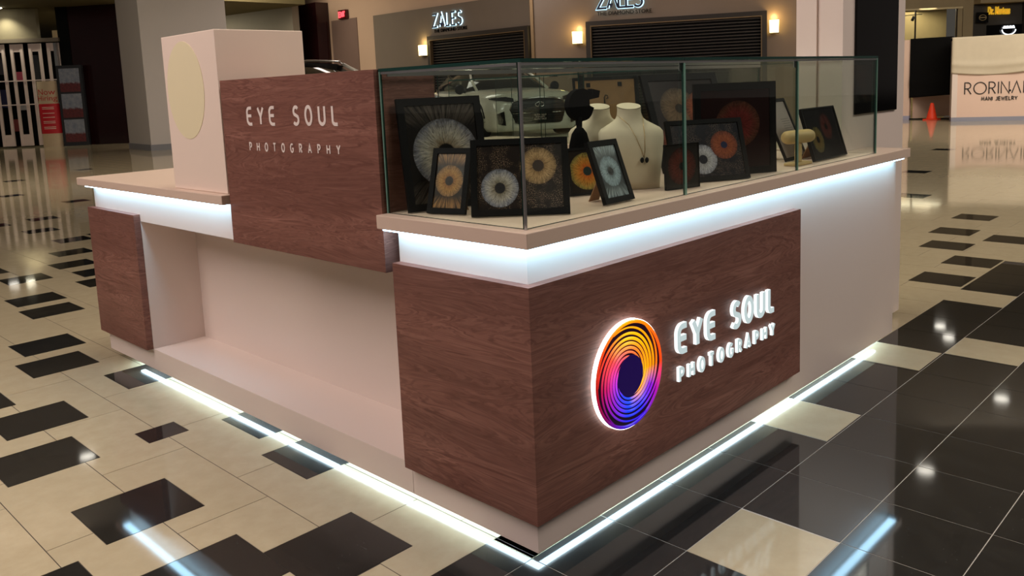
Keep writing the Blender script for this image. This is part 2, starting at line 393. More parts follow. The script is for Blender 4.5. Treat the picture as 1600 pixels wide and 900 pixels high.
# cream field: tiles two squares long laid in a third bond, black squares let in
for i in range(-40, 140):
    x0 = -.225 + .3003 * i
    for j in range(-20, 90):
        y0 = (.994 if i % 2 else .599) + .6025 * j
        xc, yc = x0 + .15, y0 + .3
        d = (xc + 1.48, yc + 1.41); f = d[0] * .715 + d[1] * .699; s_ = abs(d[0] * .699 - d[1] * .715)
        if f < .3 or f > 31 or s_ > f * .85 + .6: continue
        ps = [(x0 + g2, x0 + .3003 - g2, y0 + g2, y0 + .6025 - g2)]
        # trim against the black field
        if x0 < .061: ps = sub(ps, (-30, .061, -30, .24))
        ps = sub(ps, (.061, 4.72, -30, .087)); ps = sub(ps, (4.72, 5.02, -30, -.2)); ps = sub(ps, (5.0, 5.9, -30, -.51)); ps = sub(ps, (5.9, 7.0, -30, -.81))
        for b in B:
            if abs(b[0] - x0) < .7 and abs(b[2] - y0) < .9: ps = sub(ps, (b[0] - g2, b[1] + g2, b[2] - g2, b[3] + g2))
        if ps: white_tiles.append(ps)
def hidden(cx, cy): return .2 < cx < 2.25 and .2 < cy < 2.9
alltiles = []
for kind, lst in ((1, black_tiles), (0, white_tiles)):
    for ps in lst:
        if isinstance(ps, tuple): ps = [(ps[0] + g2, ps[1] - g2, ps[2] + g2, ps[3] - g2)]
        cx = sum((p[0] + p[1]) / 2 for p in ps) / len(ps); cy = sum((p[2] + p[3]) / 2 for p in ps) / len(ps)
        d = (cx + 1.48, cy + 1.41); f = d[0] * .715 + d[1] * .699; s_ = d[0] * .699 - d[1] * .715
        vis = f > .9 and abs(s_) < f * .72 + .15 and not hidden(cx, cy)
        alltiles.append((0 if vis else 1, math.hypot(*d), kind, ps))
alltiles.sort(key=lambda t: (t[0], t[1]))
far = {0: MB(), 1: MB()}
for n_, (hid, dist, kind, ps) in enumerate(alltiles):
    if n_ < 290 and not hid:
        mb = MB()
        for a0, a1, b0, b1 in ps: mb.box(a0, a1, b0, b1, -.012, 0, 0, skip=('b',))
        mb.build('floor_tile', MTB if kind else MTW, floor)
    else:
        for a0, a1, b0, b1 in ps: far[kind].box(a0, a1, b0, b1, -.012, 0, 0, skip=('b',))
for k, m in ((0, MTW), (1, MTB)):
    o = far[k].build('distant_floor_tiles', m, floor); o['kind'] = 'stuff'

# ------------------------------------------------------------------ right display counter
CT = .9315; CB = .8903; LT = .9305; LB = .8937; P = .03; ZB = .150; ZT = .787; ZF = .0514
dc = thing('display_counter', 'tall white display counter carrying the glass case, walnut panels with lit logo on its corner', 'counter', (1.3, .3, 0))
def poly_box(name, poly, z0, z1, mats, parent, bevel=0.0):
    mb = MB(); n = len(poly)
    mb.face([(x, y, z1) for x, y in poly]); mb.face([(x, y, z0) for x, y in reversed(poly)])
    for k in range(n):
        (xa, ya), (xb, yb) = poly[k], poly[(k + 1) % n]; mb.face([(xa, ya, z0), (xb, yb, z0), (xb, yb, z1), (xa, ya, z1)])
    return mb.build(name, mats, parent, weld=True, bevel=bevel)
poly_box('counter_body', [(P, P), (2.544, P), (2.544, .172), (2.275, .172), (2.275, .552), (P, .552)], ZF, CB, MWHITE, dc)
poly_box('countertop', [(-.025, -.025), (2.573, -.025), (2.573, .174), (2.28, .174), (2.28, .582), (-.025, .582)], CB + .0005, CT, MTOP, dc, bevel=.002)
poly_box('recessed_base', [(.155, .155), (2.46, .155), (2.46, .17), (2.26, .17), (2.26, .55), (.155, .55)], 0.0, ZF - .0005, MWHITE, dc)
PW = P - .0005
wp = poly_box('wood_panel', [(0, 0), (1.504, 0), (1.504, PW), (PW, PW)], ZB, ZT, MW, dc)
wp['label'] = 'walnut panel with the lit logo and lettering'
poly_box('wood_panel', [(0, 0), (PW, PW), (PW, .5505), (0, .5505)], ZB, ZT, MW, dc)
led = MB(); led.box(-.016, .018, -.016, .565, CB - .005, CB, 0); led.box(.018, 2.52, -.016, .018, CB - .005, CB, 0); led.build('led_strip', MLED, dc)
led = MB(); led.box(.095, .115, .095, .552, ZF - .006, ZF - .0005, 0); led.box(.115, 2.51, .095, .115, ZF - .006, ZF - .0005, 0); led.build('underside_led_strip', MLEDB, dc)
# lit lettering on the front panel
MLF = emit('lit_letter_face', (.80, .95, .95), .66); MLS = emit('lit_letter_side', (.93, 1.0, 1.0), 1.25)
fr = plane_fn((.640, 0, .444), (1, 0, 0), (0, -1, 0))
lettering('EYE SOUL', .635, .098, .0185, fr, .014, .002, [MLF, MLS], wp, space=.42, wf=.80)
fr = plane_fn((.650, 0, .352), (1, 0, 0), (0, -1, 0))
lettering('PHOTOGRAPHY', .63, .052, .0108, fr, .012, .002, [MLF, MLS], wp, wf=.80)
# swirl logo
LX, LZ, LR = .390, .458, .160
def ring_disc(mb, r, d0, d1, mi, ms, n=64, kx=1.0):
    fn = lambda u, v, d: (LX + u, -d, LZ + v)
    mb.prism([(r * math.cos(2 * PI * k / n), r * math.sin(2 * PI * k / n)) for k in range(n)], fn, d0, d1, mi, ms)
MHALO = emit('logo_halo_light', (1, 1, .98), 3.2)
def swirl_mat():
    t = NT('swirl_print'); u = t.sep(t.uv()); a, r = u[0], u[1]
    ang = t.math('FRACT', t.math('ADD', a, t.math('MULTIPLY', r, .0)))
    outer = t.ramp(ang, [(0.0, srgb(255, 70, 20)), (.12, srgb(255, 110, 10)), (.27, srgb(255, 165, 0)), (.40, srgb(238, 70, 25)), (.52, srgb(170, 10, 30)), (.62, srgb(110, 5, 90)), (.72, srgb(45, 15, 200)), (.82, srgb(60, 10, 200)), (.91, srgb(175, 20, 170)), (1.0, srgb(255, 70, 20))])
    inner = t.ramp(ang, [(0.0, srgb(255, 190, 20)), (.14, srgb(255, 130, 30)), (.28, srgb(255, 105, 85)), (.40, srgb(245, 70, 130)), (.53, srgb(190, 60, 230)), (.64, srgb(60, 70, 250)), (.74, srgb(20, 80, 255)), (.84, srgb(255, 160, 40)), (.92, srgb(255, 190, 20)), (1.0, srgb(255, 190, 20))])
    mid = t.ramp(ang, [(0.0, srgb(255, 150, 10)), (.14, srgb(255, 185, 0)), (.28, srgb(255, 195, 10)), (.40, srgb(255, 80, 60)), (.52, srgb(205, 30, 110)), (.62, srgb(140, 30, 200)), (.72, srgb(20, 60, 250)), (.83, srgb(30, 40, 240)), (.92, srgb(140, 30, 220)), (1.0, srgb(255, 150, 10))])
    c = t.mix(t.smooth(r, .72, .98), t.mix(t.smooth(r, .40, .70), inner, mid), outer)
    return t.pbsdf(c, .35, 0, .4, emit=c, estr=.9)
MSW = swirl_mat(); MLD = NT('logo_dark_backing').pbsdf(srgb(24, 4, 30), .4, 0, .3, emit=srgb(40, 8, 50), estr=.2)
mb = MB(); ring_disc(mb, LR, .0150, .003, 1, 1); lo = mb.build('logo_light_ring', [MHALO, MHALO], wp)
mb = MB(); ring_disc(mb, LR - .002, .0165, .0152, 0, 1); mb.build('logo_disc', [MLD, MHALO], wp)
NA = 6; R0 = .35
for k in range(NA):
    mb = MB(); a0 = 2 * PI * k / NA; n = 72; pr = None; sweep = 2 * PI * 1.12
    for i in range(n + 1):
        s_ = i / n; a = a0 - sweep * s_; rc = .955 - (.955 - R0) * (s_ ** .82)
        wd = .0300 * (math.sin(PI * min(1, s_ * .96 + .02)) ** .5)
        def q(rr, d, a=a):
            # the eye sits low and right of the middle of the rings
            cx = -.02 * (1 - rr); cz = -.03 * (1 - rr)
            return (LX + (LR - .003) * (rr * math.cos(a) + cx), -d, LZ + (LR - .003) * (rr * math.sin(a) + cz))
        cur = [q(rc - wd, .0168), q(rc - wd * .3, .0203), q(rc + wd * .3, .0203), q(min(rc + wd, 1.0), .0168)]
        uvv = ((a / (2 * PI)) % 1.0, rc)
        if pr:
            for e in range(3):
                ua, ub = pr[1], uvv
                if abs(ua[0] - ub[0]) > .5: ub = (ub[0] + (1 if ub[0] < ua[0] else -1), ub[1])
                mb.face([pr[0][e], cur[e], cur[e + 1], pr[0][e + 1]], 0, [ua, ub, ub, ua])
        pr = (cur, uvv)
    mb.build('swirl_band', MSW, wp)
mb = MB(); pr = None
for i in range(73):
    a = 2 * PI * i / 72; q = lambda rr, d: (LX + (LR - .002) * rr * math.cos(a), -d, LZ + (LR - .002) * rr * math.sin(a))
    cur = [q(.935, .0168), q(.955, .0200), q(.985, .0200), q(1.0, .0168)]
    if pr:
        for e in range(3): mb.face([pr[e], cur[e], cur[e + 1], pr[e + 1]], 0, [((i - 1) / 72, .98), (i / 72, .98), (i / 72, .98), ((i - 1) / 72, .98)])
    pr = cur
mb.build('outer_band', MSW, wp)
mb = MB(); fn = lambda u, v, d: (LX - .012 * LR + u, -d, LZ - .018 * LR + v)
mb.prism([(.375 * LR * math.cos(2 * PI * k / 40), .375 * LR * math.sin(2 * PI * k / 40)) for k in range(40)], fn, .0210, .0193, 0)
mb.build('logo_pupil', NT('logo_pupil_print').pbsdf(srgb(28, 8, 72), .3, 0, .4, emit=srgb(34, 10, 90), estr=.4), wp)

# ------------------------------------------------------------------ left service counter
sv = thing('service_counter', 'low white service counter with open knee recess and walnut end panel', 'counter', (.3, 1.8, 0))
YE = 2.99
box('plinth', MWHITE, P, .6, .554, YE, ZF, ZB, sv)
box('back_panel', MWHITE, .28, .6, .554, 2.447, ZB, .752, sv)
box('end_pillar', MWHITE, P, .6, 2.4475, YE, ZB, .752, sv)
box('fascia', MWHITE, P, .6, 1.524, YE, .752, LB - .0005, sv)
box('upper_back_panel', MWHITE, .24, .6, .586, 1.5235, .752, LB - .0005, sv)
box('countertop', MTOP, -.025, .6, 1.536, 3.052, LB, LT, sv, bevel=.003)
we = box('wood_panel', MW, 0, P - .0005, 2.4482, 3.0147, ZB, .7836, sv, bevel=.0008)
MB().box(-.016, .018, 1.56, 2.97, LB - .005, LB - .0005).build('led_strip', MLED, sv)
led = MB(); led.box(.095, .115, .556, 2.80, ZF - .006, ZF - .0005); led.build('underside_led_strip', MLEDB, sv)
box('recessed_base', MWHITE, .155, .55, .556, 2.9, 0, ZF - .0005, sv)

# ------------------------------------------------------------------ walnut sign block
sb = thing('sign_block', 'walnut sign block with pale lettering between podium box and glass case', 'sign', (.1, 1.05, .752))
blk = box('wood_box', MW, 0, .228, .5845, 1.5193, .7525, 1.3539, sb, bevel=.0008)
fr = plane_fn((0, 1.340, 1.190), (0, -1, 0), (-1, 0, 0))
lettering('EYE SOUL', .565, .067, .0108, fr, .0012, 0, [MWD, MWD], blk, space=.5, wf=.84)
fr = plane_fn((0, 1.337, 1.1005), (0, -1, 0), (-1, 0, 0))
lettering('PHOTOGRAPHY', .562, .032, .0054, fr, .0012, 0, [MWD, MWD], blk, wf=.85)

# ------------------------------------------------------------------ podium box with round light
pd = thing('podium_box', 'tall blush white box with a round cream disc, standing on the low counter', 'box', (.2, 1.78, LT))
box('box_body', MBLOCK, .014, .387, 1.558, 2.012, LT + .0005, 1.543, pd, bevel=.0025)
mb = MB(); n = 56; fn = lambda u, v, d: (.014 - d, 1.832 - u, 1.326 + v)
mb.prism([(.158 * math.cos(2 * PI * k / n), .190 * math.sin(2 * PI * k / n)) for k in range(n)], fn, .0015, -.001, 0); mb.build('round_diffuser', MDISC, pd)

# ------------------------------------------------------------------ glass showcase
def pane_box(mb, x0, x1, y0, y1, z0, z1):
    dx, dy, dz = x1 - x0, y1 - y0, z1 - z0; t = min(dx, dy, dz)
    if t == dx: mi = {'l': 0, 'r': 0, '*': 1}
    elif t == dy: mi = {'f': 0, 'k': 0, '*': 1}
    else: mi = {'t': 0, 'b': 0, '*': 1}
    return mb.box(x0, x1, y0, y1, z0, z1, mi)
def pane(parent, *a, name='glass_pane'): return pane_box(MB(), *a).build(name, [MGLASS, MEDGE], parent)
gc = thing('glass_showcase', 'long clear glass display case full of framed iris pictures, on the tall counter', 'display case', (1.1, .3, CT))
Z0, Z1 = CT + .0005, 1.3455
xs = [.02, .7435, 1.508, 2.265]
for a, b in zip(xs, xs[1:]):
    pane(gc, a + .0008, b - .0008, .017, .025, Z0, Z1)
    pane(gc, a - (.004 if a == .02 else -.0006), b + (.004 if b > 2 else -.0006), .014, .582, Z1 + .0005, Z1 + .0095, name='glass_top')
pane(gc, .017, .025, .0262, .578, Z0, Z1)
pane(gc, 2.259, 2.265, .0262, .572, Z0, Z1)
for a, b, yy in ((.232, .94, .570), (.90, 1.62, .563), (1.58, 2.256, .570)): pane(gc, a, b, yy, yy + .005, Z0 + .002, Z1 - .002, name='sliding_glass_door')
for x in xs[1:3]: MB().box(x - .012, x + .012, .0255, .028, Z1 - .03, Z1 - .004).build('pane_clip', MALU, gc)
MB().box(.018, 2.264, .0165, .0185, Z1 - .007, Z1 - .0005).build('front_edge_highlight', MALU, gc)  # silver strips added as the bright highlight line below the glass top
MB().box(.0165, .0168, .027, .577, Z1 - .007, Z1 - .0005).build('side_edge_highlight', MALU, gc)  # same highlight line, carried along the side pane
MB().box(.0105, .0165, .0105, .0165, Z0, Z1).build('corner_bead', MALU, gc)
MJ = plain('pale_green_glass_joint', (120, 160, 146), .2, 0, .6)
for x, hw in ((xs[1], .0042), (xs[2], .0025)): MB().box(x - hw, x + hw, .0135, .0164, Z0, Z1 - .008).build('joint_strip', MJ, gc)
MB().box(.0135, .0164, .5735, .5775, Z0, Z1).build('joint_strip', MJ, gc); MB().box(2.261, 2.265, .0135, .0164, Z0, Z1).build('joint_strip', MJ, gc)
MB().box(.03, 2.25, .558, .562, Z1 - .014, Z1 - .001).build('top_rail', MALU, gc)

# ------------------------------------------------------------------ iris prints and frames
def iris_mat(name, irises, asp, bg, bgn=None, lash=None, speck=0.0, dim=1.0):
    """flat print: irises = [(cx, cy, r, inner, mid, outer, pupil, pupil_r)] in picture units (height = 1, width = asp)"""
    t = NT(name); uv = t.sep(t.uv()); px = t.math('MULTIPLY', uv[0], asp); py = uv[1]
    p3 = t.comb(px, py, 0)
    col = t.mix(t.noise(p3, 3, 3), srgb(*bg), srgb(*(bgn or bg)))
    if lash:
        cx, cy = irises[0][0], irises[0][1]
        dx = t.math('SUBTRACT', px, cx); dy = t.math('SUBTRACT', py, cy)
        rr = t.math('SQRT', t.math('ADD', t.math('MULTIPLY', dx, dx), t.math('MULTIPLY', dy, dy)))
        ux = t.math('DIVIDE', dx, rr); uy = t.math('DIVIDE', dy, rr)
        ln = t.noise(t.comb(t.math('MULTIPLY', ux, 17), t.math('MULTIPLY', uy, 17), t.math('MULTIPLY', rr, 2.5)), 1, 6, .7, .8)
        edge = t.smooth(t.math('ABSOLUTE', dy), .24, .46)
        col = t.mix(t.math('MULTIPLY', t.smooth(ln, .36, .64), edge), col, srgb(*lash))
    if speck:
        sp = t.noise(p3, 70, 2, .6); ms = t.smooth(t.noise(p3, 4, 2), .40, .55)
        col = t.mix(t.math('MULTIPLY', t.math('MULTIPLY', t.smooth(sp, .56, .62), ms), speck), col, srgb(190, 160, 130))
    for (cx, cy, r, ci, cm, co, cp, pr) in irises:
        dx = t.math('SUBTRACT', px, cx); dy = t.math('SUBTRACT', py, cy)
        rr = t.math('SQRT', t.math('ADD', t.math('MULTIPLY', dx, dx), t.math('MULTIPLY', dy, dy)))
        ux = t.math('DIVIDE', dx, t.math('MAXIMUM', rr, 1e-4)); uy = t.math('DIVIDE', dy, t.math('MAXIMUM', rr, 1e-4)); rn = t.math('DIVIDE', rr, r)
        fib = t.noise(t.comb(t.math('MULTIPLY', ux, 21), t.math('MULTIPLY', uy, 21), t.math('MULTIPLY', rn, 3.2)), 1, 7, .72, 1.1)
        blot = t.noise(t.comb(t.math('MULTIPLY', ux, 4), t.math('MULTIPLY', uy, 5), t.math('MULTIPLY', rn, 5)), 1, 4, .6, 1.0)
        rj = t.math('ADD', rn, t.math('MULTIPLY', t.math('SUBTRACT', blot, .5), .5))
        c = t.ramp(rj, [(pr, srgb(*ci)), (pr + (1 - pr) * .45, srgb(*cm)), (.93, srgb(*co)), (1.0, tuple(k * .5 for k in srgb(*co)[:3]) + (1,))])
        c = t.mix(t.math('MULTIPLY', t.smooth(fib, .52, .38), .85), c, tuple(k * .16 for k in srgb(*cm)[:3]) + (1,))
        c = t.mix(t.math('MULTIPLY', t.smooth(fib, .53, .70), .6), c, tuple(min(1, k * 1.7 + .04) for k in srgb(*cm)[:3]) + (1,))
        pj = t.math('ADD', rn, t.math('MULTIPLY', t.math('SUBTRACT', fib, .5), .07))
        c = t.mix(t.smooth(pj, pr + .03, pr - .02), c, srgb(*cp))
        col = t.mix(t.smooth(rn, 1.012, .985), col, c)
    if dim != 1: col = t.mix(1.0, col, (dim, dim, dim, 1), 'MULTIPLY')
    return t.pbsdf(col, .25, 0, .35)
def easel_frame(name, label, x, y, yaw, wd, h, tilt, border, mat, t=.014, stand=True, mback=None, group='framed iris pictures in the case', inset=True, mfr=None):
    T = thing(name, label, 'picture frame', (x, y, CT + .0008 + t * math.sin(max(tilt, 0))), yaw, group)
    Mx = _M[T.name] @ Matrix.Rotation(-tilt, 4, 'X')
    f = MB(); b = border; w2 = wd / 2
    for a in ((-w2, w2, 0, b), (-w2, w2, h - b, h)): f.box(a[0], a[1], 0, t, a[2], a[3], 0, Mx)
    for a in ((-w2, -w2 + b), (w2 - b, w2)): f.box(a[0], a[1], 0, t, b, h - b, 0, Mx)
    f.build('frame_border', mfr or MBLK, T)
    m = MB(); q = [Mx @ Vector(p) for p in ((-w2 + b, .004, b), (w2 - b, .004, b), (w2 - b, .004, h - b), (-w2 + b, .004, h - b))]
    m.face(q, 0, [(0, 0), (1, 0), (1, 1), (0, 1)]); m.build('print', mat, T)
    MB().box(-w2 + b * .5, w2 - b * .5, t * .6, t, b * .5, h - b * .5, 0, Mx).build('back_board', mback or MKRAFT, T)
    if stand and tilt > .05:
        s = MB(); top = Mx @ Vector((0, t + .001, h * .62)); zb = CT + .0015
        back = _M[T.name].to_3x3() @ Vector((0, 1, 0)); side = _M[T.name].to_3x3() @ Vector((1, 0, 0))
        ft = Vector((top.x, top.y, zb)) + back * (h * .24)
        sw = wd * .22
        for d in (0,):
            a = [top - side * sw * .35, top + side * sw * .35, ft + side * sw * .8, ft - side * sw * .8]
            bb = [p + back * .003 for p in a]
            s.face(a); s.face(list(reversed(bb)))
            for k in range(4): s.face([a[k], bb[k], bb[(k + 1) % 4], a[(k + 1) % 4]])
        s.build('easel_leg', mback or MKRAFT, T)
    return T
GREYI = ((60, 58, 56), (150, 145, 132), (128, 130, 140), (20, 19, 18), .30)
m0 = iris_mat('print_large_grey_iris', [(.40, .50, .355, (120, 100, 70), (176, 172, 158), (120, 122, 134), (16, 15, 14), .27)], .76, (16, 14, 13), (30, 26, 24), (96, 88, 80))
easel_frame('picture_frame', 'largest frame at left with a big grey iris, leaning beside the walnut block', .168, .463, -.30, .272, .336, .17, .022, m0, stand=False)
m1 = iris_mat('print_small_amber_iris', [(.30, .50, .29, (150, 100, 50), (190, 140, 76), (150, 116, 76), (52, 44, 38), .29)], .61, (40, 33, 26), (52, 42, 30), (176, 130, 78))
easel_frame('picture_frame', 'small portrait frame with an amber brown iris in front of the large grey iris frame', .080, .394, -1.283, .129, .192, .30, .016, m1, t=.012)
m2 = iris_mat('print_grey_and_hazel_pair', [(.36, .33, .30, (120, 110, 90), (180, 176, 166), (128, 132, 146), (48, 46, 48), .28), (.98, .66, .29, (132, 104, 70), (190, 156, 110), (140, 116, 84), (60, 50, 42), .31)], 1.36, (30, 25, 24), (42, 35, 33), speck=.55)
easel_frame('picture_frame', 'wide frame with one grey and one hazel iris, standing behind the corner of the glass', .165, .175, -.83, .274, .22, .354, .018, m2, stand=False)
m3 = iris_mat('print_pale_blue_iris', [(.34, .50, .30, (90, 105, 112), (160, 184, 194), (130, 150, 160), (22, 26, 30), .27)], .68, (52, 58, 62), (72, 80, 84), (170, 188, 194))
easel_frame('picture_frame', 'small black portrait frame with a pale blue iris, tilted beside the cream busts', .505, .086, .02, .143, .193, .349, .017, m3)
m4 = iris_mat('print_orange_green_iris', [(.42, .50, .44, (200, 96, 28), (206, 138, 52), (150, 142, 74), (36, 52, 50), .24)], .84, (34, 28, 24))
easel_frame('picture_frame', 'frame with an orange and green iris half hidden behind the pale blue iris frame', .599, .278, -.422, .137, .153, .201, .008, m4, stand=False)
m5 = iris_mat('print_dark_red_iris', [(.50, .50, .42, (70, 26, 20), (96, 40, 30), (66, 34, 28), (18, 8, 8), .20)], 1.0, (30, 28, 26), (38, 35, 32))
easel_frame('picture_frame', 'plain square panel with a dark red iris at the first glass joint', .869, .104, -.25, .148, .148, .03, .001, m5, t=.010, stand=False, mback=MDARK)
m6 = iris_mat('print_white_and_copper_pair', [(.56, .33, .28, (150, 150, 150), (190, 190, 196), (150, 152, 164), (24, 26, 38), .30), (1.02, .58, .27, (130, 62, 38), (150, 78, 46), (120, 62, 44), (26, 34, 66), .24)], 1.36, (14, 16, 28), (22, 22, 32), speck=.4)
easel_frame('picture_frame', 'wide frame with a white and a copper iris, in front of the tall dark frames', 1.069, .112, -.509, .297, .221, .303, .016, m6, stand=False)
m7 = iris_mat('print_deep_red_iris', [(.5, .56, .30, (90, 26, 26), (110, 40, 36), (84, 52, 36), (30, 10, 12), .18)], .94, (26, 10, 12), (44, 16, 18))
easel_frame('picture_frame', 'tall upright black frame with a deep red iris behind the copper iris frame', 1.290, .145, -.47, .345, .337, .02, .026, m7, stand=False)
m8 = iris_mat('print_sand_and_orange_pair', [(.34, .66, .25, (92, 72, 50), (108, 88, 66), (84, 70, 54), (40, 32, 26), .22), (.68, .62, .25, (132, 60, 34), (146, 78, 50), (112, 64, 44), (20, 14, 14), .22), (.20, .22, .24, (110, 48, 30), (120, 60, 42), (90, 50, 36), (24, 14, 12), .22), (.74, .16, .22, (90, 84, 80), (120, 112, 106), (96, 90, 86), (24, 20, 20), .25)], .88, (24, 19, 19), (36, 27, 26))
easel_frame('picture_frame', 'tallest leaning frame with several sand and orange irises behind the first glass joint', 1.379, .341, -.342, .37, .405, .385, .028, m8, mback=MDARK)
m9 = iris_mat('print_yellow_and_red_pair', [(.42, .38, .27, (96, 70, 30), (110, 92, 50), (84, 78, 48), (12, 10, 10), .24), (.98, .62, .27, (66, 26, 22), (80, 34, 30), (60, 30, 28), (16, 8, 8), .24)], 1.6, (14, 12, 16), (28, 24, 28))
easel_frame('picture_frame', 'rightmost wide dark frame with a yellow and a red iris near the case end', 1.978, .086, .037, .344, .223, .296, .006, m9)
def text_print():
    t = NT('print_text_sheet'); u = t.sep(t.uv())
    ln = t.smooth(t.math('SINE', t.math('MULTIPLY', u[1], 150.0)), .2, .5)
    wv = t.smooth(t.noise(t.comb(t.math('MULTIPLY', u[0], 40), t.math('FLOOR', t.math('MULTIPLY', u[1], 24)), 0), 1, 1), .42, .5)
    reg = t.math('MULTIPLY', t.smooth(u[1], .25, .3), t.smooth(u[1], .72, .68))
    k = t.math('MULTIPLY', t.math('MULTIPLY', ln, wv), t.math('MULTIPLY', reg, t.math('MULTIPLY', t.smooth(u[0], .5, .55), t.smooth(u[0], .93, .9))))
    return t.pbsdf(t.mix(t.math('MULTIPLY', k, .7), srgb(150, 142, 136), srgb(50, 46, 46)), .3, 0, .4)
easel_frame('framed_notice', 'black framed sheet of small text leaning behind the wooden bracelet stand', 1.895, .2, .094, .245, .277, .40, .014, text_print(), t=.008)

# ------------------------------------------------------------------ display props in the case
def bust(cx, cy, yaw, label):
    T = thing('necklace_bust', label, 'jewellery bust', (cx, cy, CT + .001), yaw, 'cream necklace busts in the case')
    M = _M[T.name]; m = MB(); rows = []
    # (z, half width, front depth, back depth, y shift)
    lv = [(0, .094, .036, .028, .0), (.03, .096, .038, .028, -.001), (.08, .100, .044, .028, -.003), (.13, .106, .050, .028, -.003), (.168, .110, .050, .030, .002), (.190, .109, .046, .032, .006), (.202, .100, .042, .033, .010),
          (.214, .078, .037, .034, .014), (.226, .056, .036, .034, .018), (.236, .045, .035, .034, .020), (.246, .0405, .034, .034, .021), (.256, .0385, .034, .034, .022), (.268, .040, .035, .035, .023)]
    for z, hw, fd, bd, ys in lv:
        row = []
        for k in range(32):
            a = 2 * PI * k / 32; c, s = math.cos(a), math.sin(a); e = .8
            x = hw * abs(c) ** e * (1 if c > 0 else -1); y = (bd if s > 0 else fd) * abs(s) ** e * (1 if s > 0 else -1) + ys
            zt = z + (y * .28 if z > .255 else 0)
            row.append(M @ Vector((x, y, zt)))
        rows.append(row)
    m.grid(rows, True, 0, True, (True, False)); m.build('bust_form', MCREAM, T)
    cp = MB(); cp.face([M @ Vector((.0400 * math.cos(2 * PI * k / 32), .0355 * math.sin(2 * PI * k / 32) + .024, .2690 + (.0355 * math.sin(2 * PI * k / 32) + .024) * .28)) for k in range(32)])
    cp.build('neck_cap', MCREAM, T); return T
B1 = bust(.800, .262, -.70, 'right cream linen necklace bust wearing the fine chain')
B2 = bust(.800, .392, -.70, 'left cream linen necklace bust standing behind the other bust')
nk = thing('necklace', 'fine chain necklace with two small dark pendants on the front bust', 'necklace', (.78, .225, 1.03))
Mb = _M[B1.name]
m = MB(); pth = [(-.043, .022, .248), (-.034, -.014, .236), (-.014, -.034, .215), (.004, -.049, .175), (.022, -.054, .13), (.030, -.050, .106)]
m.tube([Mb @ Vector(p) for p in pth], .0009, 6); pth = [(.043, .022, .248), (.040, -.010, .236), (.036, -.026, .215), (.035, -.045, .18), (.033, -.053, .13), (.031, -.050, .106)]
m.tube([Mb @ Vector(p) for p in pth], .0009, 6); m.build('chain', MGOLD, nk)
for dx in (-.008, .008):
    m = MB(); m.lathe([(0.0, -.002), (.008, -.002), (.0095, 0), (.008, .002), (0, .002)], n=18, axis='y', c=Mb @ Vector((.031 + dx, -.052, .098))); m.build('pendant', MBLK, nk)
et = thing('earring_stand', 'black velvet earring display with a rounded ear shaped plate, behind the orange iris frame', 'jewellery stand', (.715, .43, CT))
m = MB(); m.lathe([(.055, .001), (.056, .05), (.053, .11), (.046, .16), (.034, .195), (.018, .212), (0.0001, .219)], c=(.652, .362, CT), n=28, sy=.5); m.build('dome_base', MBLKV, et)
m = MB(); fn = lambda u, v, d: (.712 + u * .97 - d * .2, .405 - u * .2 - d * .97, 1.218 + v)
out = arc(0, 0, .058, .054, 35, 300, 22) + [(.040, -.036), (.052, -.012), (.034, -.004), (.032, .016), (.075, .022), (.080, .044), (.045, .052)]
m.prism(out, fn, .012, -.012); m.build('ear_plate', MBLKV, et, bevel=.004)
m = MB(); m.tube([(.672, .38, 1.10), (.700, .40, 1.175)], .01, 10); m.build('stem', MBLKV, et)
br = thing('bracelet_stand', 'pale pine T bar bracelet stand in front of the framed text sheet', 'jewellery stand', (1.70, .10, CT))
m = MB(); m.box(1.635, 1.765, .075, .135, CT + .0008, CT + .012); m.build('base', MPINE, br, bevel=.003)
m = MB(); m.box(1.69, 1.715, .095, .117, CT + .012, CT + .088); m.build('post', MPINE, br, bevel=.003)
Mr = Matrix.Rotation(math.radians(-14), 3, 'Z')
m = MB(); m.lathe([(.0001, -.082), (.014, -.081), (.022, -.076), (.026, -.066), (.027, -.05), (.027, .05), (.026, .066), (.022, .076), (.014, .081), (.0001, .082)], c=(1.70, .105, CT + .113), n=24, axis='x', M=Mr); m.build('bar', MPINE, br)

# ------------------------------------------------------------------ display tower at the counter end
tw = thing('display_tower', 'tall white tower with a black screen at the far end of the counter', 'tower', (2.66, .28, 0))
box('tower_body', MWHITE, 2.286, 3.045, .178, .282, .025, 2.25, tw)
box('tower_rear_body', MWHITE, 2.286, 3.045, .300, .396, .025, 2.25, tw)
box('tower_core', MWHITE, 2.30, 3.03, .2822, .2998, .025, 2.24, tw)
box('tower_base', MDARK, 2.32, 3.02, .20, .38, 0, .0248, tw)
box('screen', MSCREEN, 2.414, 2.929, .168, .1778, 1.094, 2.16, tw, bevel=.002)

# ------------------------------------------------------------------ far side counter and case
fc = thing('rear_counter', 'rear counter closing the kiosk behind the display case', 'counter', (2.66, 1.8, 0))
box('counter_body', MWHITE, 2.42, 2.88, .42, 3.0, .0, .89, fc)
box('countertop', MTOP, 2.38, 2.93, .41, 3.05, .8905, CT - .002, fc, bevel=.002)
rc = thing('rear_glass_case', 'second glass case along the rear counter, seen through the front case', 'display case', (2.66, 1.8, CT))
for a, b in ((.44, 1.08), (1.08, 1.72), (1.72, 2.54), (2.54, 2.856), (2.856, 3.02)):
    pane(rc, 2.90, 2.905, a + .0008, b - .0008, CT - .001, 1.345)
    pane(rc, 2.44, 2.9065, a, b - .0012, 1.3455, 1.3535, name='glass_top')
for a, b in ((.44, 1.3), (1.3, 2.16), (2.16, 3.02)): pane(rc, 2.44, 2.445, a + .0008, b - .0008, CT - .001, 1.345, name='sliding_glass_door')
pb = thing('picture_frame', 'large frame seen from behind with a brown back, standing in the rear glass case', 'picture frame', (2.55, 1.75, CT), 0, 'framed pictures in the rear case')
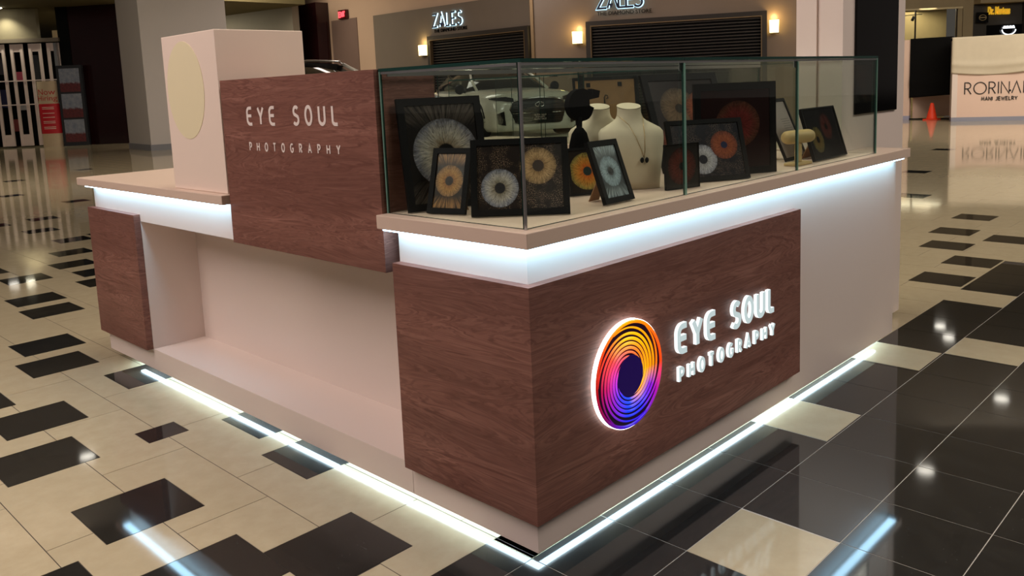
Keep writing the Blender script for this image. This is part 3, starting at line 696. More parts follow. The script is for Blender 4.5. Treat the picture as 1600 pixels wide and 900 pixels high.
Mx = Matrix.Translation((2.62, 1.757, CT)) @ Matrix.Rotation(.10, 4, 'Y')
Mx = Matrix.Translation((2.60, 1.757, CT + .001)) @ Matrix.Rotation(-.08, 4, 'Y')
m = MB()
for a in ((-.245, .245, 0, .02), (-.245, .245, .375, .395)): m.box(0, .016, a[0], a[1], a[2], a[3], 0, Mx)
for a in ((-.245, -.225), (.225, .245)): m.box(0, .016, a[0], a[1], .02, .375, 0, Mx)
m.build('frame_border', MBLK, pb)
m = MB(); m.box(.003, .010, -.225, .225, .02, .375, 0, Mx); m.build('back_board', MKRAFT, pb)
for yy in (-.12, .12):
    m = MB(); m.box(-.002, .0028, yy - .014, yy + .014, .335, .36, 0, Mx); m.build('hanger', MBLK, pb)
m = MB(); m.box(-.001, .0028, .17, .20, .31, .345, 0, Mx); m.build('paper_tag', MWD, pb)
m = MB(); m.tube([Mx @ Vector(p) for p in [(-.004, .0, .2), (-.004, 0, .27), (-.004, -.012, .285), (-.004, -.026, .28), (-.004, -.028, .268), (-.004, -.018, .264)]], .003, 6); m.build('hook', MBLK, pb)

# ------------------------------------------------------------------ hall: walls and ceilings
MBEIGE = plain('beige_wall_paint', (176, 152, 132), .7, 0, .3, .03, 1)
MGREY = plain('grey_shop_wall', (104, 94, 84), .6, 0, .3, .06, 2)
MTAUPE = plain('taupe_tile_wall', (128, 108, 90), .3, 0, .5, .08, 1.5)
MOLIVE = plain('olive_ceiling_paint', (88, 80, 56), .8, 0, .2, .05, 1)
MCEIL = plain('hall_ceiling_paint', (182, 174, 162), .8, 0, .2, .04, 1)
MMAR = plain('dark_maroon_stone', (40, 15, 17), .18, 0, .5, .2, 2)
MCOL = plain('pale_grey_column_paint', (182, 177, 174), .6, 0, .3, .03, 1)
MCOLB = plain('grey_column_skirting', (120, 122, 128), .5)
MBLACK = plain('black_void', (8, 8, 9), .7, 0, .1)
MBRONZE = plain('bronze_trim', (120, 100, 74), .35, .7)
MDKFR = plain('dark_bronze_frame', (44, 38, 34), .4, .3)
struct(box('ceiling', MCEIL, -12, 46, -14, 50, 6.0, 6.15))
def wall_box(name, P0, P1, z0, z1, th, mat, back=True):
    P0 = Vector((P0[0], P0[1], 0)); P1 = Vector((P1[0], P1[1], 0)); U = (P1 - P0).normalized(); N = Vector((-U.y, U.x, 0))
    mid = (P0 + P1) / 2
    if N.dot(Vector((-1.48, -1.41, 0)) - mid) > 0: N = -N
    mb = MB(); a = [P0, P1, P1 + N * th, P0 + N * th]
    lo = [p + Vector((0, 0, z0)) for p in a]; hi = [p + Vector((0, 0, z1)) for p in a]
    mb.face(hi); mb.face(list(reversed(lo)))
    for k in range(4): mb.face([lo[k], lo[(k + 1) % 4], hi[(k + 1) % 4], hi[k]])
    return mb.build(name, mat)
ZA = Vector((16.62, 22.87, 0)); ZC = Vector((16.62, 15.3, 0)); ZD = Vector((20.2, 8.6, 0))
struct(wall_box('wall_back', (16.66, 31.0), (16.66, 15.28), 0, 6, .3, MBEIGE))
struct(wall_box('wall_right', (16.64, 15.28), (20.24, 8.54), 0, 6, .3, MTAUPE))

# jewellery shop: two fronts with shutters
def shopfront(P0, P1, U, N, label, s0, s1, stext, sw, sh, sz, lbl2, mfr, wallspan=None):
    U = Vector(U).normalized(); N = Vector(N).normalized()
    T = thing('rolling_shutter', label, 'shutter', P0 + U * (s0 + s1) / 2)
    f = plane_fn(P0, U, N)
    def bar(mb, u0, u1, z0, z1, d0, d1): 
        mb.prism([(u0, z0), (u1, z0), (u1, z1), (u0, z1)], f, d1, d0)
    mb = MB(); bar(mb, s0, s1, 2.9, 3.02, .01, .16); bar(mb, s0, s0 + .13, 0, 2.9, .01, .16); bar(mb, s1 - .13, s1, 0, 2.9, .01, .16); mb.build('shutter_frame', MDKFR, T)
    mb = MB(); bar(mb, s0 + .13, s1 - .13, 2.872, 2.9, .05, .17); bar(mb, s0 + .13, s0 + .155, 0, 2.872, .05, .17); bar(mb, s1 - .155, s1 - .13, 0, 2.872, .05, .17); mb.build('bright_trim', MBRONZE, T)
    mb = MB(); bar(mb, s0 + .155, s1 - .155, 0, 2.872, .01, .03); mb.build('dark_interior', MBLACK, T)
    mb = MB(); z = .02
    while z < 2.86: bar(mb, s0 + .155, s1 - .155, z, z + .03, .06, .075); z += .085
    o = mb.build('shutter_slats', plain('shutter_slat_metal', (58, 52, 48), .4, .5), T); o['kind'] = 'stuff'
    return f
n1 = Vector((-1, 0, 0)); u1 = Vector((0, -1, 0))
u2 = (ZD - ZC).normalized(); n2 = Vector((u2.y, -u2.x, 0))
if n2.dot(Vector((-1.48, -1.41, 0)) - ZC) < 0: n2 = -n2
facade = MB(); f1 = plane_fn(ZA, u1, n1); facade.prism([(.15, 0), (3.08, 0), (3.08, 3.02), (7.57, 3.02), (7.57, 3.94), (.15, 3.94)], f1, .06, 0)
struct(facade.build('trim_shopfront', MGREY))
f1 = shopfront(ZA, ZC, u1, n1, 'dark rolled down shutter under the left small lit shop sign', 3.08, 7.55, '', 0, 0, 0, '', None)
f2 = shopfront(ZC, ZD, u2, n2, 'dark rolled down shutter under the right larger lit shop sign', 1.61, 6.5, '', 0, 0, 0, '', None)
mb = MB(); mb.prism([(-.02, 0), (.07, 0), (.07, 6), (-.02, 6)], f2, .05, -.02); struct(mb.build('trim_corner', MBRONZE))
MNAVY = plain('navy_letter_face', (12, 20, 54), .4); MHALOB = emit('cool_halo_letter_edge', (.50, .82, 1.0), 4.0)
def zales(f, u0, w_, h, z, lab, us, ds, zd, name='store_sign'):
    T = thing(name, lab, 'sign', f(u0 + w_ / 2, z, .05))
    ff = lambda u, v, d: f(u0 + u, z + v, d)
    lettering('ZALES', w_, h, h * .12, ff, .10, .05, [MNAVY, MHALOB], T, alt={'A': 'A2', 'L': 'L2', 'E': 'E2'}, wf=.82)
    # backlit outline a little larger behind each letter
    mb = MB(); lettering('ZALES', w_ + h * .08, h * 1.05, h * .18, lambda u, v, d: f(u0 + u - h * .04, z + v - h * .025, d), .045, .03, [MHALOB, MHALOB], T, alt={'A': 'A2', 'L': 'L2', 'E': 'E2'}, one=mb, wf=.78)
    mb.build('halo_backing', [emit('cool_halo_glow', (.50, .82, 1.0), 1.5)] * 2, T)
    mb = MB(); ax = u0 + w_ * .31; k = h * .13
    mb.prism([(ax - k, z + h * .30), (ax, z + h * .06), (ax + k, z + h * .30)], f, .11, .05); mb.build('diamond_mark', MNAVY, T)
    font_mesh('THE DIAMOND STORE', ds, lambda u, v, d: f(us + u, zd + v, d), .075, MBLACK, T, 'lettering', extrude=.01, sx=1.0)
    return T
zales(f1, 3.30, 1.44, .45, 3.27, 'small backlit sign reading ZALES THE DIAMOND STORE above the left shutter', 3.36, .155, 3.12)
zales(f2, 1.93, 1.30, .50, 3.33, 'larger backlit sign reading ZALES THE DIAMOND STORE above the right shutter', 1.93, .15, 3.17)
MSC = emit('warm_sconce_glow', (1.0, .74, .26), 9.0)
for f, a, b, lab in ((f1, 2.70, 2.98, 'glowing wall sconce left of the left shutter'), (f2, 1.23, 1.50, 'glowing wall sconce between the two shutters'), (f2, 6.56, 6.80, 'glowing wall sconce right of the right shutter')):
    T = thing('wall_sconce', lab, 'wall lamp', f((a + b) / 2, 2.42, .06), 0, 'shop front sconces')
    mb = MB(); mb.prism([(a + .01, 2.43), (b - .01, 2.43), (b, 2.76), (a, 2.76)], f, .22, .09); mb.build('shade', MSC, T)
    mb = MB(); mb.prism([(a + .06, 2.405), (b - .06, 2.405), (b - .06, 2.7), (a + .06, 2.7)], f, .09, .061); mb.prism([(a, 2.405), (b, 2.405), (b, 2.43), (a, 2.43)], f, .23, .08); mb.build('bracket', MBRONZE, T)
    c_ = f((a + b) / 2, 2.86, .2); pl = bpy.data.lights.new('sconce_bulb', 'POINT'); pl.energy = 9; pl.color = (1, .70, .28); pl.shadow_soft_size = .08
    po = bpy.data.objects.new('sconce_bulb', pl); C.objects.link(po); po.location = c_
# service door and exit sign on the back wall
fw = plane_fn((16.66, 25.6, 0), (0, -1, 0), (-1, 0, 0))
mb = MB(); mb.prism([(.22, 0), (1.80, 0), (1.80, 3.98), (.22, 3.98)], fw, .03, 0); struct(mb.build('door_1', plain('taupe_door_paint', (112, 92, 84), .6)))
ex = thing('exit_sign', 'red lit EXIT sign on the beige wall beside the dark column', 'sign', (16.5, 24.5, 4.0))
mb = MB(); mb.prism([(.86, 3.98), (1.34, 3.98), (1.34, 4.30), (.86, 4.30)], fw, .14, .031); mb.build('sign_box', plain('exit_sign_red_face', (60, 6, 6), .4), ex)
MRED = emit('exit_red_letters', (1.0, .05, .06), 3.4); fe = plane_fn((16.66, 24.72, 4.03), (0, -1, 0), (-1, 0, 0))
lettering('EXIT', .42, .22, .05, fe, .155, .1405, [MRED, MRED], ex, alt={'E': 'E2'})
mb = MB(); mb.prism([(-2.9, 0), (.06, 0), (.06, 4.66), (-2.9, 4.66)], fw, .55, .01); struct(mb.build('trim_maroon_pier', MMAR))
# far left: set back bay with lower ceiling
struct(wall_box('wall_far_left', (12.6, 40.9), (14.9, 25.2), 0, 6, .3, plain('grey_green_wall', (116, 110, 98), .7)))
mb = MB(); mb.box(4, 14.95, 24.4, 42, 4.42, 4.6); struct(mb.build('trim_low_ceiling', MOLIVE))
# square column
cr = MB(); Mc = Matrix.Translation((7.79, 21.05, 0)) @ Matrix.Rotation(-.12, 4, 'Z')
cr.box(0, 2.3, 0, 2.1, .16, 6, 0, Mc); struct(cr.build('trim_square_column', MCOL))
cr = MB(); cr.box(-.02, 2.32, -.02, 2.12, 0, .16, 0, Mc); struct(cr.build('trim_column_skirting', MCOLB))
# accordion gate shop
g0 = Vector((5.45, 30.41, 0)); g1 = Vector((8.09, 28.126, 0)); gu = (g1 - g0).normalized(); gn = Vector((-gu.y, gu.x, 0)); gn = -gn if gn.dot(Vector((-1.5, -1.4, 0)) - g0) < 0 else gn
fg = plane_fn(g0, gu, gn); GLEN = (g1 - g0).length
mb = MB(); mb.prism([(-3, 3.46), (GLEN - .62, 3.46), (GLEN - .62, 4.41), (-3, 4.41)], fg, 0, -.2); struct(mb.build('wall_gate_bulkhead', plain('olive_bulkhead_paint', (116, 108, 88), .8)))
mb = MB(); mb.prism([(-3, -.0), (GLEN + .3, 0), (GLEN + .3, 3.46), (-3, 3.46)], fg, -1.2, -1.4); struct(mb.build('wall_gate_interior', MBLACK))
mb = MB(); mb.prism([(GLEN - .6, 3.46), (GLEN, 3.46), (GLEN, 3.78), (GLEN - .6, 3.78)], fg, -1.0, -1.1); struct(mb.build('trim_cream_panel', plain('cream_panel', (236, 214, 168), .6)))
dl = thing('downlight', 'round ceiling downlight shining on the wall above the folding gate', 'ceiling light', fg(1.95, 4.41, .45))
mb = MB(); mb.lathe([(.0001, 0), (.13, 0), (.13, .02), (.0001, .02)], c=fg(1.95, 4.388, .45), n=20); mb.build('lens', emit('warm_downlight_lens', (1, .93, .7), 14), dl)
sp = bpy.data.lights.new('downlight_beam', 'SPOT'); sp.energy = 150; sp.color = (1, .93, .68); sp.spot_size = 1.9; sp.spot_blend = .9; sp.shadow_soft_size = .05
so = bpy.data.objects.new('downlight_beam', sp); C.objects.link(so); so.location = fg(1.95, 4.36, .40); so.rotation_euler = (Vector(fg(1.95, 2.0, .05)) - Vector(so.location)).to_track_quat('-Z', 'Y').to_euler()
gt = thing('folding_gate', 'tall white accordion security gate closing the dark shop at far left', 'gate', g0 + gu * 1.3)
MGATE = plain('white_gate_enamel', (214, 196, 192), .5)
mb = MB(); mb.prism([(-3, 3.34), (GLEN + .05, 3.34), (GLEN + .05, 3.46), (-3, 3.46)], fg, .12, -.1); mb.build('top_rail', plain('grey_gate_rail', (120, 110, 98), .5), gt)
k = 0; u = -1.4
while u < GLEN - .1:
    for e in (0, .30):
        mb = MB(); mb.prism([(u + e, .05), (u + e + .085, .05), (u + e + .085, 3.3), (u + e, 3.3)], fg, .06, .0); mb.build('gate_bar', MGATE, gt)
    for z0, z1 in ((.05, .42), (3.05, 3.3)):
        mb = MB(); mb.prism([(u + .085, z0), (u + .30, z0), (u + .30, z1), (u + .085, z1)], fg, .045, .02); mb.build('gate_end_plate', MGATE, gt)
    u += .565
for z in (1.36, 2.12):
    mb = MB(); mb.prism([(-1.4, z), (GLEN - .1, z), (GLEN - .1, z + .035), (-1.4, z + .035)], fg, .075, .061); mb.build('gate_cross_bar', MGATE, gt)
mb = MB(); mb.prism([(GLEN - .16, .05), (GLEN, .05), (GLEN, 3.3), (GLEN - .16, 3.3)], fg, .06, 0); mb.build('gate_post', MCOLB, gt)
goods = [(.35, 2.15, .25, .5, (150, 50, 70), 'dull red box on the upper shelf behind the leftmost gate bars'), (.38, 1.75, .2, .3, (140, 60, 80), 'small dusky pink box under the dull red box'), (1.55, 2.15, .25, .32, (236, 110, 140), 'bright pink box behind the gate above the standee'),
    (1.0, 1.3, .25, .6, (40, 44, 90), 'navy box at mid height behind the gate'), (1.3, .5, .2, .4, (150, 70, 70), 'brick red box near the floor behind the gate'), (.7, .6, .25, .7, (50, 40, 44), 'dark brown tall box near the floor behind the gate'),
    (1.5, 1.2, .3, .2, (190, 190, 196), 'pale grey flat box at mid height behind the gate'), (2.1, 2.2, .22, .8, (70, 76, 86), 'slate grey tall box behind the rightmost gate bars'), (.95, 2.4, .22, .7, (84, 80, 92), 'mauve grey tall box high behind the gate')]
for a, z, ww, hh, colr, lab in goods:
    mb = MB(); mb.prism([(a, z), (a + ww, z), (a + ww, z + hh), (a, z + hh)], fg, -1.05, -1.19)
    o = mb.build('shelf_box', plain('boxed_goods', colr, .6), None, loc=tuple(fg(a + ww / 2, z, -1.12)))
    tag(o, lab, 'box', 'goods behind the folding gate')
mp = MB(); mp.prism([(GLEN + .0, 0), (GLEN + .35, 0), (GLEN + .35, 6), (GLEN + .0, 6)], fg, .02, -.3); struct(mp.build('trim_gate_jamb', MBLACK))
struct(wall_box('wall_maroon', (8.35, 27.9), (9.6, 26.15), 0, 6, .4, MMAR))
st = thing('floor_standee', 'rounded Now Hiring standee with red panel in front of the folding gate', 'standee', (7.62, 28.2, 0), 0)
def curved(mb, c, w_, d_, z0, z1, mi=0, push=0.0):
    cv = Vector((c[0], c[1], 0)); rows = []
    pts = [((w_ / 2 + push) * math.cos(a), (d_ + push) * math.sin(a)) for a in [PI * k / 16 for k in range(17)]]
    for z in (z0, z1): rows.append([cv + gu * p[0] + gn * p[1] + Vector((0, 0, z)) for p in pts])
    mb.grid(rows, False, mi)
    mb.face([r for r in rows[1]], mi); mb.face([rows[0][0], rows[1][0], rows[1][-1], rows[0][-1]], mi)
SC_ = Vector((7.62, 28.2, 0))
mb = MB(); curved(mb, SC_, .62, .16, 0, 2.09); mb.build('standee_body', plain('cream_card', (200, 180, 152), .7), st)
mb = MB(); curved(mb, SC_, .62, .16, .42, 1.37, 0, .004); mb.build('red_panel', plain('red_card', (196, 22, 40), .6), st)
fs = lambda u, v, d: SC_ + gu * (u * -1 * -1) + gn * (d + .164 * math.sqrt(max(.02, 1 - (u / .314) ** 2))) + Vector((0, 0, v))
MREDT = plain('red_print', (190, 40, 40), .7); MWT = plain('white_print', (230, 210, 200), .7)
font_mesh('Now', .26, lambda u, v, d: fs(u, 1.66 + v, d), .004, MREDT, st, 'lettering', align='CENTER')
font_mesh('Hiring', .24, lambda u, v, d: fs(u, 1.47 + v, d), .004, MREDT, st, 'lettering', align='CENTER')
mb = MB()
for z in (1.25, 1.20, 1.06, .93, .80, .75, .62, .57): [mb.prism([(a, z), (a + .06, z), (a + .06, z + .018), (a, z + .018)], fs, .006, .002) for a in (-.17, -.11, -.05, .01, .07, .13)]
mb.build('print_lines', MWT, st)
rk = thing('poster_rack', 'tall dark rack with three landscape posters beside the standee', 'poster rack', (8.22, 27.62, 0))
fk = plane_fn((8.0, 27.98, 0), gu, gn)
mb = MB(); mb.prism([(-.06, 0), (.72, 0), (.72, 2.56), (-.06, 2.56)], fk, .20, .05); mb.build('rack_body', plain('dark_rack', (34, 38, 46), .5), rk)
def poster(k):
    t = NT('landscape_poster'); u = t.sep(t.uv()); n = t.noise(t.uv(), 5 + k, 5, .65)
    sky = t.mix(n, srgb(60, 84, 118), srgb(176, 178, 186)); land = t.mix(t.noise(t.uv(), 9, 4), srgb(34, 30, 40), srgb(128, 54, 56))
    return t.pbsdf(t.mix(t.smooth(t.math('ADD', u[1], t.math('MULTIPLY', n, .25)), .46, .56), land, sky), .4)
for k, (z0, z1) in enumerate(((.12, .84), (.90, 1.66), (1.72, 2.46))):
    mb = MB(); mb.face([fk(.02, z0, .204), fk(.64, z0, .204), fk(.64, z1, .204), fk(.02, z1, .204)], 0, [(0, 0), (1, 0), (1, 1), (0, 1)]); mb.build('poster', poster(k), rk)

# ------------------------------------------------------------------ car on its platform
pl_ = tag(MB().box(-2.45, 2.5, -1.25, 1.55, 0, .333).build('display_platform', plain('white_platform_laminate', (225, 220, 205), .4), None, loc=(0, 0, 0)), 'low white display platform under the white car', 'platform')
pl_.location = (11.0, 10.0, 0); pl_.rotation_euler = (0, 0, math.radians(-45))
MPEARL = plain('pearl_white_car_paint', (226, 224, 212), .18, 0, .6, .02, 1, coat=.5)
MGL = plain('dark_car_glass', (12, 14, 16), .06, 0, .6)
MGRILL = plain('black_grille', (7, 7, 8), .3)
MCHR = plain('chrome', (220, 220, 222), .12, 1.0)
MROOF = plain('black_car_roof', (26, 26, 28), .15, 0, .5)
def make_car(label, front, theta, scale, zs, paint, roofm, full):
    """front = world point under the front badge; theta = degrees the nose is turned away from facing the aisle"""
    c_, s_ = math.cos(math.radians(theta)), math.sin(math.radians(theta))
    hv = Vector((-.715 * c_ + .699 * s_, -.699 * c_ - .715 * s_, 0)).normalized(); h_ang = math.atan2(hv.y, hv.x)
    car = thing('car', label, 'car', Vector(front) - hv * 2.25 * scale, h_ang)
    CM = _M[car.name]; SM = Matrix.Diagonal((scale, scale, scale * zs, 1))
    def cp(x, y, z): return CM @ (SM @ Vector((x, y, z)))
    def loft(name, secs, mat, cap=(True, True)):
        mb = MB(); mb.grid([[cp(x, y, z) for y, z in s] for x, s in secs], True, 0, True, cap); return mb.build(name, mat, car, weld=True)
    def sec(hw, zb, zt, shoulder, hwt):
        """closed ring: floor, sill, belt, hood edge"""
        h = [(-hw * .92, zb), (-hw, zb + .10), (-hw, zb + (shoulder - zb) * .6), (-hw * .985, shoulder), (-hwt, zt - .03), (-hwt * .8, zt), (0, zt + .02)]
        return h + [(-y, z) for y, z in reversed(h[:-1])]
    loft('body_shell', [(2.22, sec(.52, .26, .86, .70, .48)), (2.17, sec(.74, .18, .93, .76, .62)), (2.02, sec(.86, .16, .985, .86, .70)), (1.75, sec(.90, .16, 1.02, .90, .74)), (1.0, sec(.92, .16, 1.06, .94, .78)), (.72, sec(.92, .16, 1.08, .96, .80)), (.0, sec(.92, .16, 1.02, .97, .88)), (-1.4, sec(.92, .16, 1.04, .99, .88)), (-2.05, sec(.90, .18, 1.06, 1.0, .86)), (-2.25, sec(.80, .26, 1.02, .96, .74))], paint)
    def gsec(hw, z0, z1, hwt): 
        h = [(-hw, z0), (-hw * .98, z0 + (z1 - z0) * .4), (-hwt, z1 - .05), (-hwt * .8, z1), (0, z1 + .015)]
        return h + [(-y, z) for y, z in reversed(h[:-1])]
    loft('cabin_glass', [(.85, gsec(.78, 1.02, 1.07, .74)), (.35, gsec(.83, 1.0, 1.33, .66)), (.0, gsec(.84, 1.0, 1.49, .62)), (-.7, gsec(.85, 1.0, 1.53, .62)), (-1.6, gsec(.84, 1.0, 1.49, .60)), (-2.1, gsec(.78, 1.0, 1.2, .62))], MGL)
    loft('roof_panel', [(.02, gsec(.63, 1.475, 1.505, .60)), (-.7, gsec(.63, 1.51, 1.545, .60)), (-1.6, gsec(.62, 1.47, 1.51, .58)), (-1.75, gsec(.58, 1.44, 1.46, .55))], roofm)
    for s in (-1, 1):
        mb = MB(); mb.tube([cp(.06, s * .56, 1.50), cp(-.02, s * .56, 1.545), cp(-.7, s * .57, 1.585), cp(-1.5, s * .56, 1.55), cp(-1.62, s * .55, 1.51)], .018, 8); mb.build('roof_rail', MCHR, car)
        mb = MB(); mb.tube([cp(.88, s * .75, 1.06), cp(.40, s * .70, 1.32), cp(.03, s * .60, 1.50)], .028, 8); mb.build('windscreen_pillar', paint, car)
        mb = MB(); mb.lathe([(.0001, -.06), (.08, -.05), (.10, 0), (.08, .05), (.0001, .06)], c=cp(.62, s * 1.02, 1.10), n=16, axis='x', M=CM.to_3x3() @ Matrix.Scale(scale, 3)); mb.tube([cp(.62, s * .9, 1.03), cp(.62, s * 1.0, 1.07)], .025, 8); mb.build('wing_mirror', MBLK, car)
        # headlight wraps round the corner
        mb = MB(); mb.prism([(0, 0), (.10, .005), (.34, .06), (.36, .10), (.12, .11), (.0, .07)], lambda u, v, d: cp(2.235 - u * .55 + d, s * (.50 + u * 1.05), .80 + v - u * .02), .03, -.10); mb.build('headlight', MGL, car)
        mb = MB(); mb.prism([(0, 0), (.11, .03), (.12, .25), (.02, .30)], lambda u, v, d: cp(2.235 - u * .9 + d, s * (.66 + u), .30 + v), .03, -.08); mb.build('bumper_vent', MGRILL, car)
        for x in (1.35, -1.40):
            mb = MB(); Mw = CM.to_3x3() @ Matrix.Diagonal((scale, scale, scale * zs))
            mb.lathe([(.20, -.11), (.335, -.11), (.35, -.08), (.35, .08), (.335, .11), (.20, .11)], c=cp(x, s * .84, .35), n=28, axis='y', M=Mw); wh = mb.build('wheel', plain('tyre_rubber', (16, 16, 17), .8), car)
            mb = MB(); mb.lathe([(.0001, -.115), (.21, -.112), (.21, .112), (.0001, .115)], c=cp(x, s * .84, .35), n=10, axis='y', M=Mw); mb.build('rim', MCHR, wh)
            mb = MB(); mb.tube([cp(x + .40 * math.cos(a), s * .86, .37 + .40 * math.sin(a)) for a in [PI * k / 14 for k in range(15)]], .055, 8); mb.build('wheel_arch', MBLK, car)
    gfn = lambda u, v, d: cp(2.25 + d - .085 * (abs(u) / .6) ** 3 - max(0, v - .3) * .03, u, .32 + v)
    mb = MB(); mb.prism([(-.46, .02), (-.40, .0), (.40, 0), (.46, .02), (.56, .30), (.50, .47), (.30, .52), (0, .535), (-.30, .52), (-.50, .47), (-.56, .30)], gfn, .03, -.09); mb.build('grille', MGRILL, car)
    mb = MB(); mb.tube([gfn(u, v, .035) for u, v in [(.56, .30), (.50, .48), (.30, .535), (0, .55), (-.30, .535), (-.50, .48), (-.56, .30)]], .014, 8); mb.build('grille_surround', MCHR, car)
    mb = MB()
    for v in [.06 + .05 * k for k in range(8)]: mb.tube([gfn(u, v, .036) for u in (-.48, -.24, 0, .24, .48)], .006, 5)
    o = mb.build('grille_mesh', plain('grille_bars', (30, 30, 32), .35, .4), car)
    mb = MB(); mb.tube([gfn(.085 * math.cos(a), .40 + .052 * math.sin(a), .05) for a in [math.radians(-70 + 20 * k) for k in range(0, 17)]], .010, 6)
    mb.tube([gfn(-.03, .352, .05), gfn(-.005, .43, .05), gfn(.03, .352, .05)], .008, 6); mb.build('oval_badge', MCHR, car)
    mb = MB(); mb.prism([(-.15, .06), (.15, .06), (.15, .21), (-.15, .21)], gfn, .05, .03); pt = mb.build('licence_plate', MBLK, car)
    if full:
        for tx, z in (('GLENDALE', .165), ('INFINITI', .12), ('GLENDALE', .075)):
            font_mesh(tx, .05, lambda u, v, d: gfn(u, z + v, d), .053, MWT, pt, 'plate_text', align='CENTER')
    mb = MB(); mb.tube([gfn(u, .225, .035) for u in (-.52, -.25)], .012, 6); mb.tube([gfn(u, .225, .035) for u in (.25, .52)], .012, 6); mb.build('bumper_trim', MCHR, car)
    mb = MB(); mb.prism([(-.72, -.12), (.72, -.12), (.80, -.06), (.72, .0), (-.72, .0), (-.80, -.06)], gfn, .04, -.3); mb.build('lower_bumper', paint, car)
    return car
make_car('white SUV with large black grille parked on the white platform behind the glass case', (10.0, 9.08, .335), 20, 1.0, .86, MPEARL, MROOF, True)
make_car('second white SUV with silver roof rails, mostly hidden behind the walnut sign block', (6.7, 8.12, .002), 58, 1.08, 1.10, MPEARL, MROOF, False)

# ------------------------------------------------------------------ nail kiosk, cone, black draped stand at right
r0 = Vector((20.86, 5.23, 0)); r1 = Vector((21.35, 3.82, 0)); ru = (r1 - r0).normalized(); rn = Vector((ru.y, -ru.x, 0)); rn = rn if rn.dot(Vector((-1.5, -1.4, 0)) - r0) > 0 else -rn
frr = plane_fn(r0, ru, rn)
MPINK = plain('pale_pink_laminate', (232, 202, 184), .4, 0, .4, .03, 1)
nk_ = thing('nail_kiosk', 'pale pink jewelry kiosk with black lettering, closed under a white sheet', 'kiosk', r0 + ru * 1.4)
mb = MB(); mb.prism([(.06, .10), (3.2, .10), (3.2, 1.95), (.06, 1.95)], frr, 0, -.9); mb.build('kiosk_body', MPINK, nk_)
mb = MB(); mb.prism([(-.06, .10), (.06, .10), (.06, 1.97), (-.06, 1.97)], frr, .02, -.9); mb.build('corner_post', MWHITE, nk_)
mb = MB(); mb.prism([(-.06, 0), (3.2, 0), (3.2, .10), (-.06, .10)], frr, .015, -.88); mb.build('kick_base', plain('grey_blue_kick', (150, 152, 168), .4), nk_)
MBK = plain('black_sign_letter', (18, 14, 16), .5)
fz = lambda u, v, d: frr(.21 + u, .645 + v, d)
lettering('RORINAIL', 1.44, .30, .022, fz, .014, .002, [MBK, MBK], nk_, alt={'O': 'O2', 'A': 'A2', 'L': 'L2'}, wf=.88)
mb = MB(); mb.lathe([(.0001, 0), (.025, 0), (.025, .012), (.0001, .012)], c=frr(.21 + .965, .72, .005), n=10, axis='x'); mb.build('letter_dot', MBK, nk_)
lettering('MANI JEWELRY', .765, .098, .017, lambda u, v, d: frr(.575 + u, .49 + v, d), .014, .002, [MBK, MBK], nk_, alt={'E': 'E2', 'L': 'L2'}, space=.3, wf=.82)
def cloth(name, label, fn, u0, u1, z0, z1, mat, amp, nu=60, nz=26, over=1.0, seed=1, hem=.05):
    rnd = random.Random(seed); ph = [(rnd.uniform(2, 9), rnd.uniform(-4, 4), rnd.uniform(0, 6)) for _ in range(7)]
    mb = MB(); rows = []
    for j in range(nz + 1):
        row = []; t = j / nz
        for i in range(nu + 1):
            s = i / nu; u = u0 + (u1 - u0) * s; lo = z0 + hem * math.sin(u * 2.2 + seed); z = z1 + (lo - z1) * t
            d = sum(math.sin(a * u + b * z + c) for a, b, c in ph) / 7 * amp * (.3 + t * .9) + .03 + (.035 * math.exp(-((t - .75) / .08) ** 2))
            row.append(fn(u, z, d))
        rows.append(row)
    top = [fn(u0 + (u1 - u0) * i / nu, z1 + .01, -over) for i in range(nu + 1)]
    mb.grid([top] + rows, False)
    o = mb.build(name, mat, None, loc=tuple(fn((u0 + u1) / 2, z0, .05)))
    md = o.modifiers.new('thick', 'SOLIDIFY'); md.thickness = .006; md.offset = 1
    return tag(o, label, 'cloth')
cloth('dust_sheet', 'cream white sheet draped over the top of the pink kiosk', frr, -.08, 3.2, 1.16, 2.03, plain('cream_sheet_cloth', (214, 202, 178), .9, 0, .1), .05, over=.85, seed=3)
b0 = Vector((21.77, 6.70, 0)); b1 = Vector((22.0, 5.57, 0)); bu = (b1 - b0).normalized(); bn = Vector((bu.y, -bu.x, 0)); bn = bn if bn.dot(Vector((-1.5, -1.4, 0)) - b0) > 0 else -bn
fb = plane_fn(b0, bu, bn)
bs = thing('kiosk_end_stand', 'pink kiosk wing with white post standing under the black cover', 'kiosk', b0 + bu * .5)
mb = MB(); mb.prism([(-.06, .1), (.10, .1), (.10, 2.08), (-.06, 2.08)], fb, 0, -.3); mb.build('end_post', MPINK, bs)
mb = MB(); mb.prism([(-.06, 0), (.10, 0), (.10, .1), (-.06, .1)], fb, .01, -.29); mb.build('post_foot', plain('grey_blue_foot', (165, 165, 190), .4), bs)
fi = plane_fn((22.0, 6.55, 0), Vector((1.0, -.35, 0)), Vector((-.35, -1.0, 0)))
mb = MB(); mb.prism([(0, .02), (2.6, .02), (2.6, 1.95), (0, 1.95)], fi, 0, -.05); mb.build('wing_panel', MPINK, bs)
mb = MB(); mb.prism([(.10, 0), (1.05, 0), (1.05, .03), (.10, .03)], fb, .0, -.04); mb.build('threshold', MBLK, bs)
cloth('black_cover', 'black cloth cover hanging between the white post and the pink kiosk', fb, .10, 1.10, .60, 2.10, plain('black_cover_cloth', (16, 16, 16), .9, 0, .1), .05, over=.3, seed=5, hem=.03)
cn = thing('traffic_cone', 'small orange traffic cone in front of the black cover', 'traffic cone', tuple(fb(.67, 0, .25)))
